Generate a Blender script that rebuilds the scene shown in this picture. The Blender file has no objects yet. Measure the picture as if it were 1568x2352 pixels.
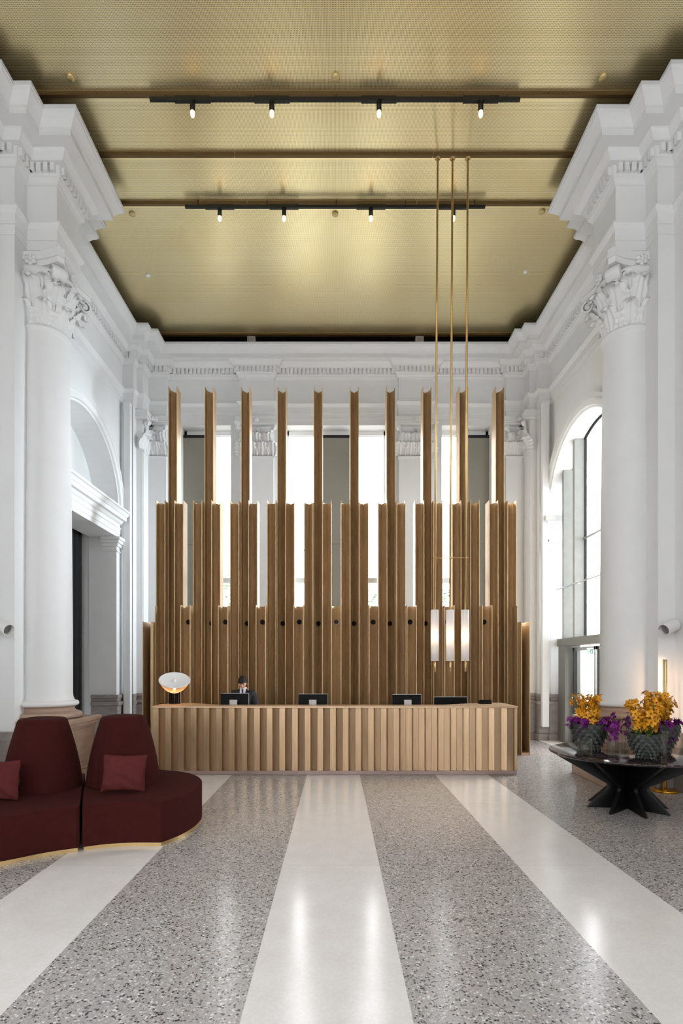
import bpy, math, random
from mathutils import Vector, Matrix
random.seed(7)
PI = math.pi
sc = bpy.context.scene
C = sc.collection

# ------------------------------------------------------------------ mesh helpers
class MB:
    """collects vertices and faces, then links them as ONE mesh object"""
    def __init__(s):
        s.v = []; s.f = []; s.mi = []; s.sm = []
    def add(s, verts, faces, mi=0, smooth=False, M=None):
        o = len(s.v)
        for p in verts:
            p = Vector(p)
            s.v.append(M @ p if M is not None else p)
        for f in faces:
            s.f.append([i + o for i in f]); s.mi.append(mi); s.sm.append(smooth)
        return s
    def box(s, x0, x1, y0, y1, z0, z1, mi=0, M=None):
        v = [(x0,y0,z0),(x1,y0,z0),(x1,y1,z0),(x0,y1,z0),(x0,y0,z1),(x1,y0,z1),(x1,y1,z1),(x0,y1,z1)]
        f = [(0,3,2,1),(4,5,6,7),(0,1,5,4),(1,2,6,5),(2,3,7,6),(3,0,4,7)]
        return s.add(v, f, mi, False, M)
    def prism(s, poly, a0, a1, axis='z', mi=0, smooth=False, M=None):
        n = len(poly)
        def P(u, w, a):
            return (u, w, a) if axis == 'z' else ((a, u, w) if axis == 'x' else (u, a, w))
        v = [P(u, w, a0) for u, w in poly] + [P(u, w, a1) for u, w in poly]
        s.add(v, [list(range(n))[::-1], list(range(n, 2*n))], mi, False, M)
        o = len(s.v) - 2*n
        for i in range(n):
            j = (i+1) % n
            s.f.append([o+i, o+j, o+n+j, o+n+i]); s.mi.append(mi); s.sm.append(smooth)
        return s
    def lathe(s, prof, seg=48, c=(0,0,0), mi=0, smooth=True, M=None, a0=0, a1=2*PI):
        full = abs(a1-a0-2*PI) < 1e-6
        n = seg if full else seg+1
        v = []; f = []
        for r, z in prof:
            for k in range(n):
                a = a0 + (a1-a0)*k/seg
                v.append((c[0]+r*math.cos(a), c[1]+r*math.sin(a), c[2]+z))
        for i in range(len(prof)-1):
            for k in range(seg):
                k2 = (k+1) % n
                f.append((i*n+k, i*n+k2, (i+1)*n+k2, (i+1)*n+k))
        return s.add(v, f, mi, smooth, M)
    def tube(s, pts, r, seg=10, mi=0, cap=True, M=None):
        pts = [Vector(p) for p in pts]
        rs = r if isinstance(r, (list, tuple)) else [r]*len(pts)
        v = []; f = []
        up = None
        for i, p in enumerate(pts):
            d = (pts[min(i+1, len(pts)-1)] - pts[max(i-1, 0)])
            d = d.normalized() if d.length > 1e-9 else Vector((0,0,1))
            if up is None:
                up = Vector((1,0,0)) if abs(d.x) < .9 else Vector((0,1,0))
            a = d.cross(up)
            if a.length < 1e-6: a = d.orthogonal()
            a.normalize(); b = d.cross(a).normalized(); up = b.cross(d) if False else up
            for k in range(seg):
                t = 2*PI*k/seg
                v.append(p + a*math.cos(t)*rs[i] + b*math.sin(t)*rs[i])
        for i in range(len(pts)-1):
            for k in range(seg):
                k2 = (k+1) % seg
                f.append((i*seg+k, i*seg+k2, (i+1)*seg+k2, (i+1)*seg+k))
        s.add(v, f, mi, True, M)
        if cap:
            o = len(s.v) - len(v)
            s.f.append([o+k for k in range(seg)][::-1]); s.mi.append(mi); s.sm.append(False)
            o2 = o + (len(pts)-1)*seg
            s.f.append([o2+k for k in range(seg)]); s.mi.append(mi); s.sm.append(False)
        return s
    def grid(s, fn, nu, nv, mi=0, smooth=True, M=None, closed_u=False):
        v = [fn(i/nu, j/nv) for j in range(nv+1) for i in range(nu+1)]
        f = [(j*(nu+1)+i, j*(nu+1)+i+1, (j+1)*(nu+1)+i+1, (j+1)*(nu+1)+i) for j in range(nv) for i in range(nu)]
        return s.add(v, f, mi, smooth, M)
    def build(s, name, mats, parent=None, loc=None, rot=None, bevel=0, bseg=2, sub=0, solid=0):
        me = bpy.data.meshes.new(name)
        o0 = Vector(loc) if loc is not None else None
        me.from_pydata([tuple(p) for p in s.v], [], s.f)
        if not isinstance(mats, (list, tuple)): mats = [mats]
        for m in mats: me.materials.append(m)
        me.polygons.foreach_set('material_index', s.mi)
        me.polygons.foreach_set('use_smooth', s.sm)
        me.update()
        o = bpy.data.objects.new(name, me); C.objects.link(o)
        if loc is not None: o.location = loc
        if rot is not None: o.rotation_euler = rot
        if parent is not None: o.parent = parent
        if solid:
            m = o.modifiers.new('solid', 'SOLIDIFY'); m.thickness = solid; m.offset = 0
        if bevel:
            m = o.modifiers.new('bevel', 'BEVEL'); m.width = bevel; m.segments = bseg; m.limit_method = 'ANGLE'; m.angle_limit = .6
        if sub:
            m = o.modifiers.new('sub', 'SUBSURF'); m.levels = sub; m.render_levels = sub
        return o

def tag(o, label=None, cat=None, group=None, kind=None):
    if label: o['label'] = label
    if cat: o['category'] = cat
    if group: o['group'] = group
    if kind: o['kind'] = kind
    return o
def empty(name, loc=(0,0,0), rz=0):
    o = bpy.data.objects.new(name, None); C.objects.link(o)
    o.location = loc; o.rotation_euler = (0,0,rz); o.empty_display_size = .2
    return o
def copy_tree(o, parent=None):
    c = o.copy(); C.objects.link(c)
    if parent is not None: c.parent = parent
    for ch in list(o.children): copy_tree(ch, c)
    return c
def Tm(x=0, y=0, z=0, rz=0, rx=0, ry=0, s=1):
    return Matrix.Translation((x,y,z)) @ Matrix.Rotation(rz,4,'Z') @ Matrix.Rotation(ry,4,'Y') @ Matrix.Rotation(rx,4,'X') @ Matrix.Scale(s,4)
def struct(o):
    o['kind'] = 'structure'; return o

# ------------------------------------------------------------------ materials
def srgb(r, g, b):
    def f(c):
        c /= 255.
        return c/12.92 if c <= .04045 else ((c+.055)/1.055)**2.4
    return (f(r), f(g), f(b), 1)
class NT:
    def __init__(s, name):
        s.m = bpy.data.materials.new(name); s.m.use_nodes = True
        s.t = s.m.node_tree; s.n = s.t.nodes; s.l = s.t.links
        s.b = s.n['Principled BSDF']
    def node(s, typ, **kw):
        n = s.n.new(typ)
        for k, v in kw.items():
            if k.startswith('_'): setattr(n, k[1:], v)
            else: n.inputs[k.replace('__', ' ')].default_value = v
        return n
    def link(s, a, b): s.l.new(a, b)
    def coord(s, kind='Object', scale=(1,1,1)):
        c = s.node('ShaderNodeTexCoord'); mp = s.node('ShaderNodeMapping')
        mp.inputs['Scale'].default_value = scale
        s.link(c.outputs[kind], mp.inputs['Vector']); return mp.outputs['Vector']
    def ramp(s, fac, stops, interp='LINEAR'):
        r = s.node('ShaderNodeValToRGB'); r.color_ramp.interpolation = interp
        e = r.color_ramp.elements
        while len(e) < len(stops): e.new(.5)
        for i, (p, c) in enumerate(stops):
            e[i].position = p; e[i].color = c
        s.link(fac, r.inputs['Fac']); return r.outputs['Color']
    def math(s, op, a, b=None):
        n = s.node('ShaderNodeMath', _operation=op)
        for i, x in enumerate((a, b)):
            if x is None: continue
            if isinstance(x, (int, float)): n.inputs[i].default_value = x
            else: s.link(x, n.inputs[i])
        return n.outputs[0]
    def mix(s, fac, a, b, blend='MIX'):
        n = s.node('ShaderNodeMix', _data_type='RGBA', _blend_type=blend)
        for sock, x in ((n.inputs[0], fac), (n.inputs[6], a), (n.inputs[7], b)):
            if isinstance(x, (int, float)): sock.default_value = x
            elif isinstance(x, tuple): sock.default_value = x
            else: s.link(x, sock)
        return n.outputs[2]
    def bump(s, h, strength=.2, dist=.01):
        n = s.node('ShaderNodeBump'); n.inputs['Strength'].default_value = strength; n.inputs['Distance'].default_value = dist
        s.link(h, n.inputs['Height']); s.link(n.outputs['Normal'], s.b.inputs['Normal'])

def simple(name, col, rough=.5, metal=0, var=.06, scale=6, bump=0, bscale=60, coat=0, stretch=(1,1,1), emit=None, estr=0, spec=.5, sheen=0):
    t = NT(name)
    v = t.coord('Object', stretch)
    n = t.node('ShaderNodeTexNoise', Scale=scale, Detail=4.0); t.link(v, n.inputs['Vector'])
    a = tuple(max(0, c*(1-var)) for c in col[:3]) + (1,); b = tuple(min(1, c*(1+var)) for c in col[:3]) + (1,)
    t.link(t.ramp(n.outputs['Fac'], [(.3, a), (.7, b)]), t.b.inputs['Base Color'])
    t.b.inputs['Roughness'].default_value = rough; t.b.inputs['Metallic'].default_value = metal
    t.b.inputs['Specular IOR Level'].default_value = spec
    if coat: t.b.inputs['Coat Weight'].default_value = coat; t.b.inputs['Coat Roughness'].default_value = .08
    if sheen: t.b.inputs['Sheen Weight'].default_value = sheen
    if bump:
        n2 = t.node('ShaderNodeTexNoise', Scale=bscale, Detail=3.0); t.link(v, n2.inputs['Vector'])
        t.bump(n2.outputs['Fac'], bump, .004)
    if emit:
        t.b.inputs['Emission Color'].default_value = emit; t.b.inputs['Emission Strength'].default_value = estr
    return t.m

PLASTER = simple('white_plaster', srgb(235,235,235), .62, 0, .015, 3, .05, 40)
STONE = simple('grey_limestone', srgb(150,142,138), .5, 0, .14, 5, .05, 30, stretch=(1,1,2.5))
PINKSTONE = simple('rosy_beige_marble', srgb(176,150,132), .35, 0, .12, 4, .03, 30, stretch=(1,1,3))
VOID_SHADE = simple('plenum_shade', srgb(26,20,14), .8)  # dark colour stands in for the shade in the gap above the cornice
BLACK = simple('black_metal', srgb(14,14,15), .45, .3)
BLACKWOOD = simple('black_stained_wood', srgb(9,9,10), .42, 0, .3, 12, stretch=(1,1,.2))
BLACKDOOR = simple('black_curtain', srgb(6,6,7), .9)
FABRIC = simple('maroon_wool', srgb(63,25,23), .95, 0, .10, 14, .25, 420, spec=.12)
FABRIC2 = simple('maroon_cushion_cotton', srgb(94,43,43), .92, 0, .08, 18, .2, 380, spec=.12)
BRASS = simple('satin_brass', srgb(214,182,128), .32, .9, .05, 9)
GOLD = simple('polished_gold', srgb(240,224,190), .22, 1, .03, 5)
AMBERGOLD = simple('amber_gold', srgb(232,170,56), .25, .9, .03, 5)
GREYPAINT = simple('grey_painted_steel', srgb(112,111,106), .45, .1, .02, 3)
GREYPANEL = simple('taupe_panel', srgb(150,146,136), .7, 0, .03, 2)
GASKET = simple('black_rubber_gasket', srgb(20,20,20), .7)
STEEL = simple('brushed_steel', srgb(190,190,190), .3, 1, .03, 8)
SCREENBLK = simple('black_plastic', srgb(10,10,12), .5, spec=.15)
SILVER = simple('silver_plastic', srgb(196,192,196), .4, .2)
POT = simple('dark_grey_stoneware', srgb(50,54,52), .45, 0, .2, 20)
LEAF = simple('green_leaf', srgb(66,96,40), .5, 0, .3, 20)
LEAFD = simple('dark_green_leaf', srgb(34,54,24), .5, 0, .3, 20)
STEMM = simple('olive_stem', srgb(84,92,40), .6, 0, .2, 30)
YEL = simple('amber_orchid_petal', srgb(226,158,24), .5, 0, .28, 26)
YELC = simple('rust_orchid_lip', srgb(150,60,20), .5, 0, .2, 30)
PUR = simple('purple_orchid_petal', srgb(124,22,128), .5, 0, .35, 24)
PURD = simple('plum_orchid_petal', srgb(96,12,84), .5, 0, .3, 24)
SKIN = simple('skin', srgb(222,170,142), .55, 0, .05, 20)
LIPS = simple('lips', srgb(168,92,84), .5)
EYE = simple('eye_dark', srgb(30,22,20), .3)
HAIR = simple('dark_brown_hair', srgb(22,15,12), .75, 0, .3, 60, .4, 160, stretch=(1,1,.3))
SUIT = simple('charcoal_suit', srgb(38,38,42), .85, 0, .12, 60)
SHIRT = simple('white_shirt', srgb(236,234,236), .8, 0, .02)
TIE = simple('navy_tie', srgb(30,26,44), .6)
WHITEPL = simple('white_powder_coat', srgb(236,236,236), .4, 0, .01)
SIGNG = simple('exit_green', srgb(40,140,96), .4, emit=srgb(40,140,96), estr=.4)
SIGNW = simple('exit_white', srgb(240,250,244), .4, emit=srgb(235,250,240), estr=.7)
WARMBULB = simple('warm_bulb', srgb(255,220,170), .4, emit=(1,.72,.42,1), estr=10)
TRACKBULB = simple('track_bulb', srgb(255,220,170), .4, emit=(1,.56,.22,1), estr=4.5)
BARK = simple('bark', srgb(110,100,90), .8, 0, .3, 12)
TREELEAF = simple('pale_outdoor_foliage', srgb(110,140,104), .7, 0, .25, 8)
PAVING = simple('outdoor_paving', srgb(180,178,172), .8)
WHITESTONE = simple('white_threshold_stone', srgb(228,222,216), .4, 0, .02)

def glass(name, tint=(1,1,1,1), refl=.08):
    t = NT(name); t.n.remove(t.b)
    tr = t.node('ShaderNodeBsdfTransparent'); tr.inputs['Color'].default_value = tint
    gl = t.node('ShaderNodeBsdfGlossy'); gl.inputs['Roughness'].default_value = .03
    lw = t.node('ShaderNodeLayerWeight', Blend=.5)
    f = t.math('POWER', lw.outputs['Facing'], 3.0); f = t.math('MULTIPLY', f, .42); f = t.math('ADD', f, refl*.5)
    mx = t.node('ShaderNodeMixShader')
    t.link(f, mx.inputs[0]); t.link(tr.outputs[0], mx.inputs[1]); t.link(gl.outputs[0], mx.inputs[2])
    t.link(mx.outputs[0], t.n['Material Output'].inputs['Surface'])
    return t.m
PANE = glass('clear_window_glass', (.97,.985,.98,1), .06)
VASEGLASS = glass('clear_vase_glass', (.975,.985,.985,1), .05)
def amber():
    m = glass('amber_lamp_glass', (1,.82,.60,1), .14); t = m.node_tree
    out = t.nodes['Material Output']; sh = out.inputs['Surface'].links[0].from_node
    tl = t.nodes.new('ShaderNodeBsdfTranslucent'); tl.inputs['Color'].default_value = (.9,.62,.40,1)
    mx = t.nodes.new('ShaderNodeMixShader'); mx.inputs[0].default_value = .45
    t.links.new(sh.outputs[0], mx.inputs[1]); t.links.new(tl.outputs[0], mx.inputs[2]); t.links.new(mx.outputs[0], out.inputs['Surface'])
    return m
AMBERGLASS = amber()
def opal():
    t = NT('opal_glass'); t.n.remove(t.b)
    a = t.node('ShaderNodeBsdfTranslucent'); a.inputs['Color'].default_value = (.95,.93,.92,1)
    b = t.node('ShaderNodeBsdfDiffuse'); b.inputs['Color'].default_value = (.9,.9,.92,1)
    g = t.node('ShaderNodeBsdfGlossy'); g.inputs['Roughness'].default_value = .15
    m1 = t.node('ShaderNodeMixShader'); m1.inputs[0].default_value = .55
    m2 = t.node('ShaderNodeMixShader'); m2.inputs[0].default_value = .06
    t.link(b.outputs[0], m1.inputs[1]); t.link(a.outputs[0], m1.inputs[2])
    t.link(m1.outputs[0], m2.inputs[1]); t.link(g.outputs[0], m2.inputs[2])
    t.link(m2.outputs[0], t.n['Material Output'].inputs['Surface'])
    return t.m
OPAL = opal()

def terrazzo():
    t = NT('grey_terrazzo')
    v = t.coord('Object')
    nz = t.node('ShaderNodeTexNoise', Scale=60.0, Detail=2.0); t.link(v, nz.inputs['Vector'])
    vv = t.node('ShaderNodeVectorMath', _operation='MULTIPLY_ADD'); t.link(nz.outputs['Color'], vv.inputs[0])
    vv.inputs[1].default_value = (.008,.008,0); t.link(v, vv.inputs[2])
    vo = t.node('ShaderNodeTexVoronoi', Scale=70.0); t.link(vv.outputs[0], vo.inputs['Vector'])
    sep = t.node('ShaderNodeSeparateColor'); t.link(vo.outputs['Color'], sep.inputs[0])
    chip = t.ramp(sep.outputs[0], [(0, srgb(62,58,60)), (.09, srgb(104,98,98)), (.17, srgb(164,158,155)), (.36, srgb(176,170,167)),
                                   (.66, srgb(186,181,178)), (.80, srgb(184,168,160)), (.85, srgb(212,208,205)), (.95, srgb(228,225,222))], 'CONSTANT')
    mask = t.ramp(vo.outputs['Distance'], [(.50, (1,1,1,1)), (.60, (0,0,0,1))])
    vo2 = t.node('ShaderNodeTexVoronoi', Scale=130.0); t.link(v, vo2.inputs['Vector'])
    sep2 = t.node('ShaderNodeSeparateColor'); t.link(vo2.outputs['Color'], sep2.inputs[0])
    fine = t.ramp(sep2.outputs[0], [(0, srgb(116,111,110)), (.1, srgb(167,162,159)), (.5, srgb(177,172,169)), (.88, srgb(201,197,194))], 'CONSTANT')
    t.link(t.mix(1.0, t.mix(mask, fine, chip), (1.07,1.07,1.08,1), 'MULTIPLY'), t.b.inputs['Base Color'])
    t.b.inputs['Roughness'].default_value = .2; t.b.inputs['Specular IOR Level'].default_value = .3
    return t.m
TERRAZZO = terrazzo()
def cream():
    t = NT('cream_terrazzo')
    v = t.coord('Object')
    nz = t.node('ShaderNodeTexNoise', Scale=5.0, Detail=6.0); t.link(v, nz.inputs['Vector'])
    base = t.ramp(nz.outputs['Fac'], [(.3, srgb(237,232,229)), (.7, srgb(243,239,237))])
    vo = t.node('ShaderNodeTexVoronoi', Scale=70.0); t.link(v, vo.inputs['Vector'])
    sep = t.node('ShaderNodeSeparateColor'); t.link(vo.outputs['Color'], sep.inputs[0])
    fleck = t.ramp(sep.outputs[0], [(0, (.97,.965,.96,1)), (.5, (1,1,1,1))], 'CONSTANT')
    c = t.mix(1.0, base, fleck, 'MULTIPLY')
    # slab joints every 2.2 m along the strip
    sp = t.node('ShaderNodeSeparateXYZ'); t.link(v, sp.inputs[0])
    fr = t.math('FRACT', t.math('DIVIDE', t.math('ADD', sp.outputs['Y'], 10.43), 2.18))
    j = t.math('LESS_THAN', fr, .0025)
    fl = t.math('FLOOR', t.math('DIVIDE', t.math('ADD', sp.outputs['Y'], 10.43), 2.18))
    wn = t.node('ShaderNodeTexWhiteNoise', _noise_dimensions='1D'); t.link(fl, wn.inputs['W'])
    tone = t.ramp(wn.outputs['Value'], [(0, (.96,.955,.95,1)), (1, (1,1,1,1))])
    c = t.mix(1.0, c, tone, 'MULTIPLY')
    c = t.mix(j, c, srgb(212,206,202))
    t.link(c, t.b.inputs['Base Color'])
    t.b.inputs['Roughness'].default_value = .16; t.b.inputs['Specular IOR Level'].default_value = .25
    return t.m
CREAM = cream()

def bronze(name, dark, light, rough, metal, sc_=1.0):
    t = NT(name)
    oi = t.node('ShaderNodeObjectInfo')
    co = t.node('ShaderNodeTexCoord')
    off = t.node('ShaderNodeVectorMath', _operation='ADD')
    mul = t.node('ShaderNodeVectorMath', _operation='SCALE'); mul.inputs['Scale'].default_value = 40.0
    cmb = t.node('ShaderNodeCombineXYZ'); t.link(oi.outputs['Random'], cmb.inputs[0]); t.link(oi.outputs['Random'], cmb.inputs[2])
    t.link(cmb.outputs[0], mul.inputs[0]); t.link(co.outputs['Object'], off.inputs[0]); t.link(mul.outputs[0], off.inputs[1])
    mp = t.node('ShaderNodeMapping'); mp.inputs['Scale'].default_value = (7*sc_, 7*sc_, 1.3*sc_); t.link(off.outputs[0], mp.inputs[0])
    n1 = t.node('ShaderNodeTexNoise', Scale=1.6, Detail=5.0, Distortion=1.2); t.link(mp.outputs[0], n1.inputs['Vector'])
    w = t.node('ShaderNodeTexWave', Scale=1.4, Distortion=7.0, Detail=3.0); t.link(mp.outputs[0], w.inputs['Vector'])
    f = t.math('ADD', t.math('MULTIPLY', n1.outputs['Fac'], .85), t.math('MULTIPLY', w.outputs['Fac'], .15))
    f = t.math('ADD', f, t.math('MULTIPLY', t.math('SUBTRACT', oi.outputs['Random'], .5), .22))
    t.link(t.ramp(f, [(.3, dark), (.72, light)]), t.b.inputs['Base Color'])
    t.b.inputs['Roughness'].default_value = rough; t.b.inputs['Metallic'].default_value = metal
    return t.m
BRONZE = bronze('figured_bronze', srgb(194,162,122), srgb(220,189,147), .40, .36)
DESKM = bronze('brushed_brass_cladding', srgb(186,156,124), srgb(202,172,138), .34, .82, .6)
DESKTOP = bronze('light_bronze_top', srgb(206,172,138), srgb(222,190,156), .35, .3, .5)
CEILBEAM = simple('bronze_trim', srgb(104,82,48), .5, .5)
CAPM = simple('pale_bronze_cap', srgb(206,186,134), .45, .7)

def perforated():
    t = NT('perforated_bronze_ceiling')
    v = t.coord('Object')
    sp = t.node('ShaderNodeSeparateXYZ'); t.link(v, sp.inputs[0])
    P = .0192
    def cell(s_, ofs): return t.math('SUBTRACT', t.math('FRACT', t.math('ADD', t.math('DIVIDE', s_, P), ofs)), .5)
    cx = cell(sp.outputs['X'], .0); cy = cell(sp.outputs['Y'], .0)
    d = t.math('SQRT', t.math('ADD', t.math('MULTIPLY', cx, cx), t.math('MULTIPLY', cy, cy)))
    hole = t.math('LESS_THAN', d, .235)
    # solid margins beside the cross trims and long panel joints
    y = sp.outputs['Y']
    mg = None
    for y0 in (7.64, 8.54, 9.44):
        a = t.math('LESS_THAN', t.math('ABSOLUTE', t.math('SUBTRACT', y, y0 + .035)), .075)
        mg = a if mg is None else t.math('MAXIMUM', mg, a)
    hole = t.math('MULTIPLY', hole, t.math('SUBTRACT', 1.0, mg))
    n = t.node('ShaderNodeTexNoise', Scale=.8, Detail=3.0); t.link(v, n.inputs['Vector'])
    base = t.ramp(n.outputs['Fac'], [(.3, srgb(246,227,174)), (.7, srgb(250,235,188))])
    t.link(t.mix(hole, base, srgb(52,42,24)), t.b.inputs['Base Color'])
    t.link(t.math('MULTIPLY', t.math('SUBTRACT', 1.0, hole), .85), t.b.inputs['Metallic'])
    t.b.inputs['Roughness'].default_value = .38
    return t.m
PERF = perforated()

def marble():
    t = NT('black_veined_marble')
    v = t.coord('Object')
    n = t.node('ShaderNodeTexNoise', Scale=3.5, Detail=9.0, Distortion=1.6); t.link(v, n.inputs['Vector'])
    a = t.math('ABSOLUTE', t.math('SUBTRACT', n.outputs['Fac'], .5))
    c = t.ramp(a, [(0, srgb(120,104,104)), (.018, srgb(58,46,48)), (.07, srgb(34,26,28)), (.3, srgb(20,16,18))])
    t.link(c, t.b.inputs['Base Color']); t.b.inputs['Roughness'].default_value = .08
    return t.m
MARBLE = marble()

# ------------------------------------------------------------------ camera
CAMZ = 1.776
F = 1245.0
cam = bpy.data.cameras.new('camera'); co_ = bpy.data.objects.new('camera', cam); C.objects.link(co_)
co_.location = (0, 0, CAMZ); co_.rotation_euler = (PI/2, 0, 0)
cam.sensor_fit = 'HORIZONTAL'; cam.sensor_width = 36; cam.lens = F/1568*36
cam.shift_x = 12/1568; cam.shift_y = 354/1568; cam.clip_start = .05; cam.clip_end = 300
sc.camera = co_

# ------------------------------------------------------------------ floor
XS = [-5.75, -2.55, -1.705, -.48, .385, 1.615, 2.48, 5.75]
b = MB()
for i in range(7):
    mi = 1 if i in (1, 3, 5) else 0
    b.add([(XS[i],-5,0),(XS[i+1],-5,0),(XS[i+1],14.2,0),(XS[i],14.2,0)], [(0,1,2,3)], mi)
o = len(b.v); b.box(-5.75, 5.75, -5, 14.2, -.2, -.001, 0)
struct(b.build('floor', [TERRAZZO, CREAM]))

# ------------------------------------------------------------------ walls
WX = 5.11; ZT = 9.62
YCS = {-1: 10.95, 1: 11.25}; RA, ZS = 1.66, 5.32; YC = YCS[1]
def bay_wall(sx, name):
    YC = YCS[sx]
    b = MB()
    poly = [(9.0, 0), (YC-RA, 0)]
    for k in range(33):
        a = PI - PI*k/32
        poly.append((YC + RA*math.cos(a), ZS + RA*math.sin(a)))
    poly += [(YC+RA, 0), (14.2, 0), (14.2, ZT), (9.0, ZT)]
    x0, x1 = (WX, WX+.64) if sx > 0 else (-WX-.64, -WX)
    b.prism(poly, x0, x1, 'x')
    b.box(*( (WX, WX+.64) if sx > 0 else (-WX-.64, -WX)), 5.0, 9.0, 0, ZT)
    return struct(b.build(name, PLASTER))
wl = bay_wall(-1, 'wall_left'); wr = bay_wall(1, 'wall_right')
# stepped piers behind the big columns and in the back corners
def piers(sx, parent):
    b = MB()
    def bx(xi, y0, y1, z0=0, z1=ZT, dz=0):
        b.box(*sorted((sx*xi, sx*(WX+.3))), y0, y1, z0, z1)
    bx(4.88, 7.565, 9.345); bx(4.64, 7.82, 9.09)
    bx(4.85, 12.94, 14.0); bx(4.70, 13.16, 14.0)
    b.box(*sorted((sx*4.19, sx*5.2)), 8.125, 8.785, 8.0, ZT)
    return b.build('stepped_pier', PLASTER, parent)
piers(-1, wl); piers(1, wr)
# archivolts
def archivolt(sx, parent):
    YC = YCS[sx]
    b = MB()
    rings = [(0, .0), (0, .05), (.035, .055), (.05, .10), (.16, .105), (.165, .075), (.20, .07), (.22, .10), (.27, .10), (.27, 0)]
    v = []; n = 40
    for k in range(n+1):
        a = PI*k/n
        for dr, pr in rings:
            v.append((sx*(WX-pr), YC+(RA+dr)*math.cos(a), ZS+(RA+dr)*math.sin(a)))
    m = len(rings)
    f = [(k*m+i, k*m+i+1, (k+1)*m+i+1, (k+1)*m+i) for k in range(n) for i in range(m-1)]
    b.add(v, f, 0, False)
    for s_ in (-1, 1):     # straight legs of the surround down to the impost
        ya, yb = YC+s_*RA, YC+s_*(RA+.27)
        b.box(*sorted((sx*WX, sx*(WX-.10))), *sorted((YC+s_*(RA+.22), yb)), 5.30, ZS)
        b.box(*sorted((sx*WX, sx*(WX-.06))), *sorted((ya, YC+s_*(RA+.22))), 5.30, ZS)
    return b.build('archivolt', PLASTER, parent)
archivolt(-1, wl); archivolt(1, wr)
# impost blocks on the jambs (far jamb visible)
def impost(sx, parent):
    YC = YCS[sx]
    b = MB()
    for z0, z1, p in (() if sx < 0 else ((5.20,5.32,.20),(5.14,5.20,.15),(5.06,5.14,.10),(4.98,5.06,.05))) + ((4.70,4.77,.13),(4.63,4.70,.09),(4.56,4.63,.05),(4.44,4.475,.03)):
        b.box(*sorted((sx*(WX-p), sx*(WX+.34))), YC+RA-p, YC+RA+.2+p*.6, z0, z1)
    return b.build('impost', PLASTER, parent, bevel=.012)
impost(-1, wl); impost(1, wr)
# left bay: lintel with cornice, tympanum, dark doorway
b = MB()
prof = [(0,4.77),(.04,4.77),(.04,4.86),(.055,4.86),(.055,4.97),(.08,4.985),(.08,5.0),(.05,5.0),(.05,5.08),(.09,5.10),(.13,5.15),(.20,5.155),(.20,5.24),(.22,5.25),(.27,5.31),(.30,5.32),(.30,5.36),(0,5.40)]
YL = YCS[-1]
b.prism([(-WX+u, z) for u, z in prof], 9.40, YL+RA+.09, 'y')
b.box(-WX-.62, -WX, YL-RA-.02, YL+RA+.02, 4.77, 5.30)
struct(b.build('trim_1', PLASTER))
b = MB(); b.box(-WX-.60, -WX-.52, YL-RA-.05, YL+RA+.05, 5.25, 7.05)
b.build('tympanum', PLASTER, wl)
b = MB()
b.box(-6.6, -5.76, 12.66, 12.9, 0, 5.2); b.box(-6.6,-5.76, 9.2, 12.9, 4.9, 5.2)
b.build('passage_jamb', PLASTER, wl)
b = MB()
for k in range(17):   # closed black curtain folds
    b.lathe([(.11,0),(.11,4.88)], 10, (-5.98, 9.50+k*.187, 0), 0)
b.box(-6.12,-6.0, 9.4, 12.65, 0, 4.9)
tag(b.build('curtain', BLACKDOOR), 'tall black curtain closing the dark portal beside the left column', 'curtain')
# back wall with three window openings
b = MB()
YB, YB2 = 13.67, 14.20
for x0, x1 in ((-5.2,-3.92),(-2.66,-1.285),(1.285,2.66),(3.92,5.2)):
    b.box(x0, x1, YB, YB2, 0, ZT)
for x0, x1 in ((-3.92,-2.66),(-1.285,1.285),(2.66,3.92)):
    b.box(x0, x1, YB, YB2, 7.85, ZT); b.box(x0, x1, YB, YB2, 0, 1.1)
wb = struct(b.build('wall_back', PLASTER))
# unseen rest of the hall: solid end wall, side openings sized for fill light
b = MB()
for s_ in (-1, 1):
    xs = sorted((s_*WX, s_*(WX+.3)))
    b.box(*xs, -5, 5.0, 0, .9); b.box(*xs, -5, 5.0, 8.2, ZT)
    for y0, y1 in (((-5,-4.6),(1.2,5.0)) if s_ < 0 else ((-5,-4.4),(-1.2,5.0))): b.box(*xs, y0, y1, .9, 8.2)
b.box(-5.3, 5.3, -5.3, -5, 0, ZT)
struct(b.build('wall_front', PLASTER))
# window frames + grey infill panels + panes
for n, (x0, x1, g0, g1) in enumerate(((-3.92,-2.66,-3.92,-3.24), (-1.285,1.285,-.37,.37), (2.66,3.92,3.24,3.92))):
    b = MB()
    yf = 14.02
    b.box(x0, x1, yf, yf+.10, 7.74, 7.85); b.box(x0, x1, yf, yf+.10, 1.1, 1.22)
    b.box(x0, x1, yf, yf+.10, 3.93, 4.06); b.box(x0, x1, yf-.02, yf, 7.70, 7.715)
    for xx in (x0, x1-.06): b.box(xx, xx+.06, yf, yf+.10, 1.1, 7.85)
    w = struct(b.build('window_%d' % (n+1), WHITEPL))
    b = MB(); b.box(g0, g1, yf-.12, yf+.16, 1.1, 4.895); b.box(g0, g1, yf-.12, yf+.16, 4.915, 7.62)
    b.box(g0+.01, g1-.01, yf-.10, yf+.14, 1.1, 7.66)
    b.build('infill_panel', GREYPANEL, w)
    b = MB()
    b.box(g0, g1, yf-.13, yf+.16, 7.64, 7.70); b.build('blind_cassette', GASKET, w)
    b = MB()
    b.add([(x0,yf+.05,1.1),(x1,yf+.05,1.1),(x1,yf+.05,7.85),(x0,yf+.05,7.85)], [(0,1,2,3)])
    b.build('pane', PANE, w)

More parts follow.
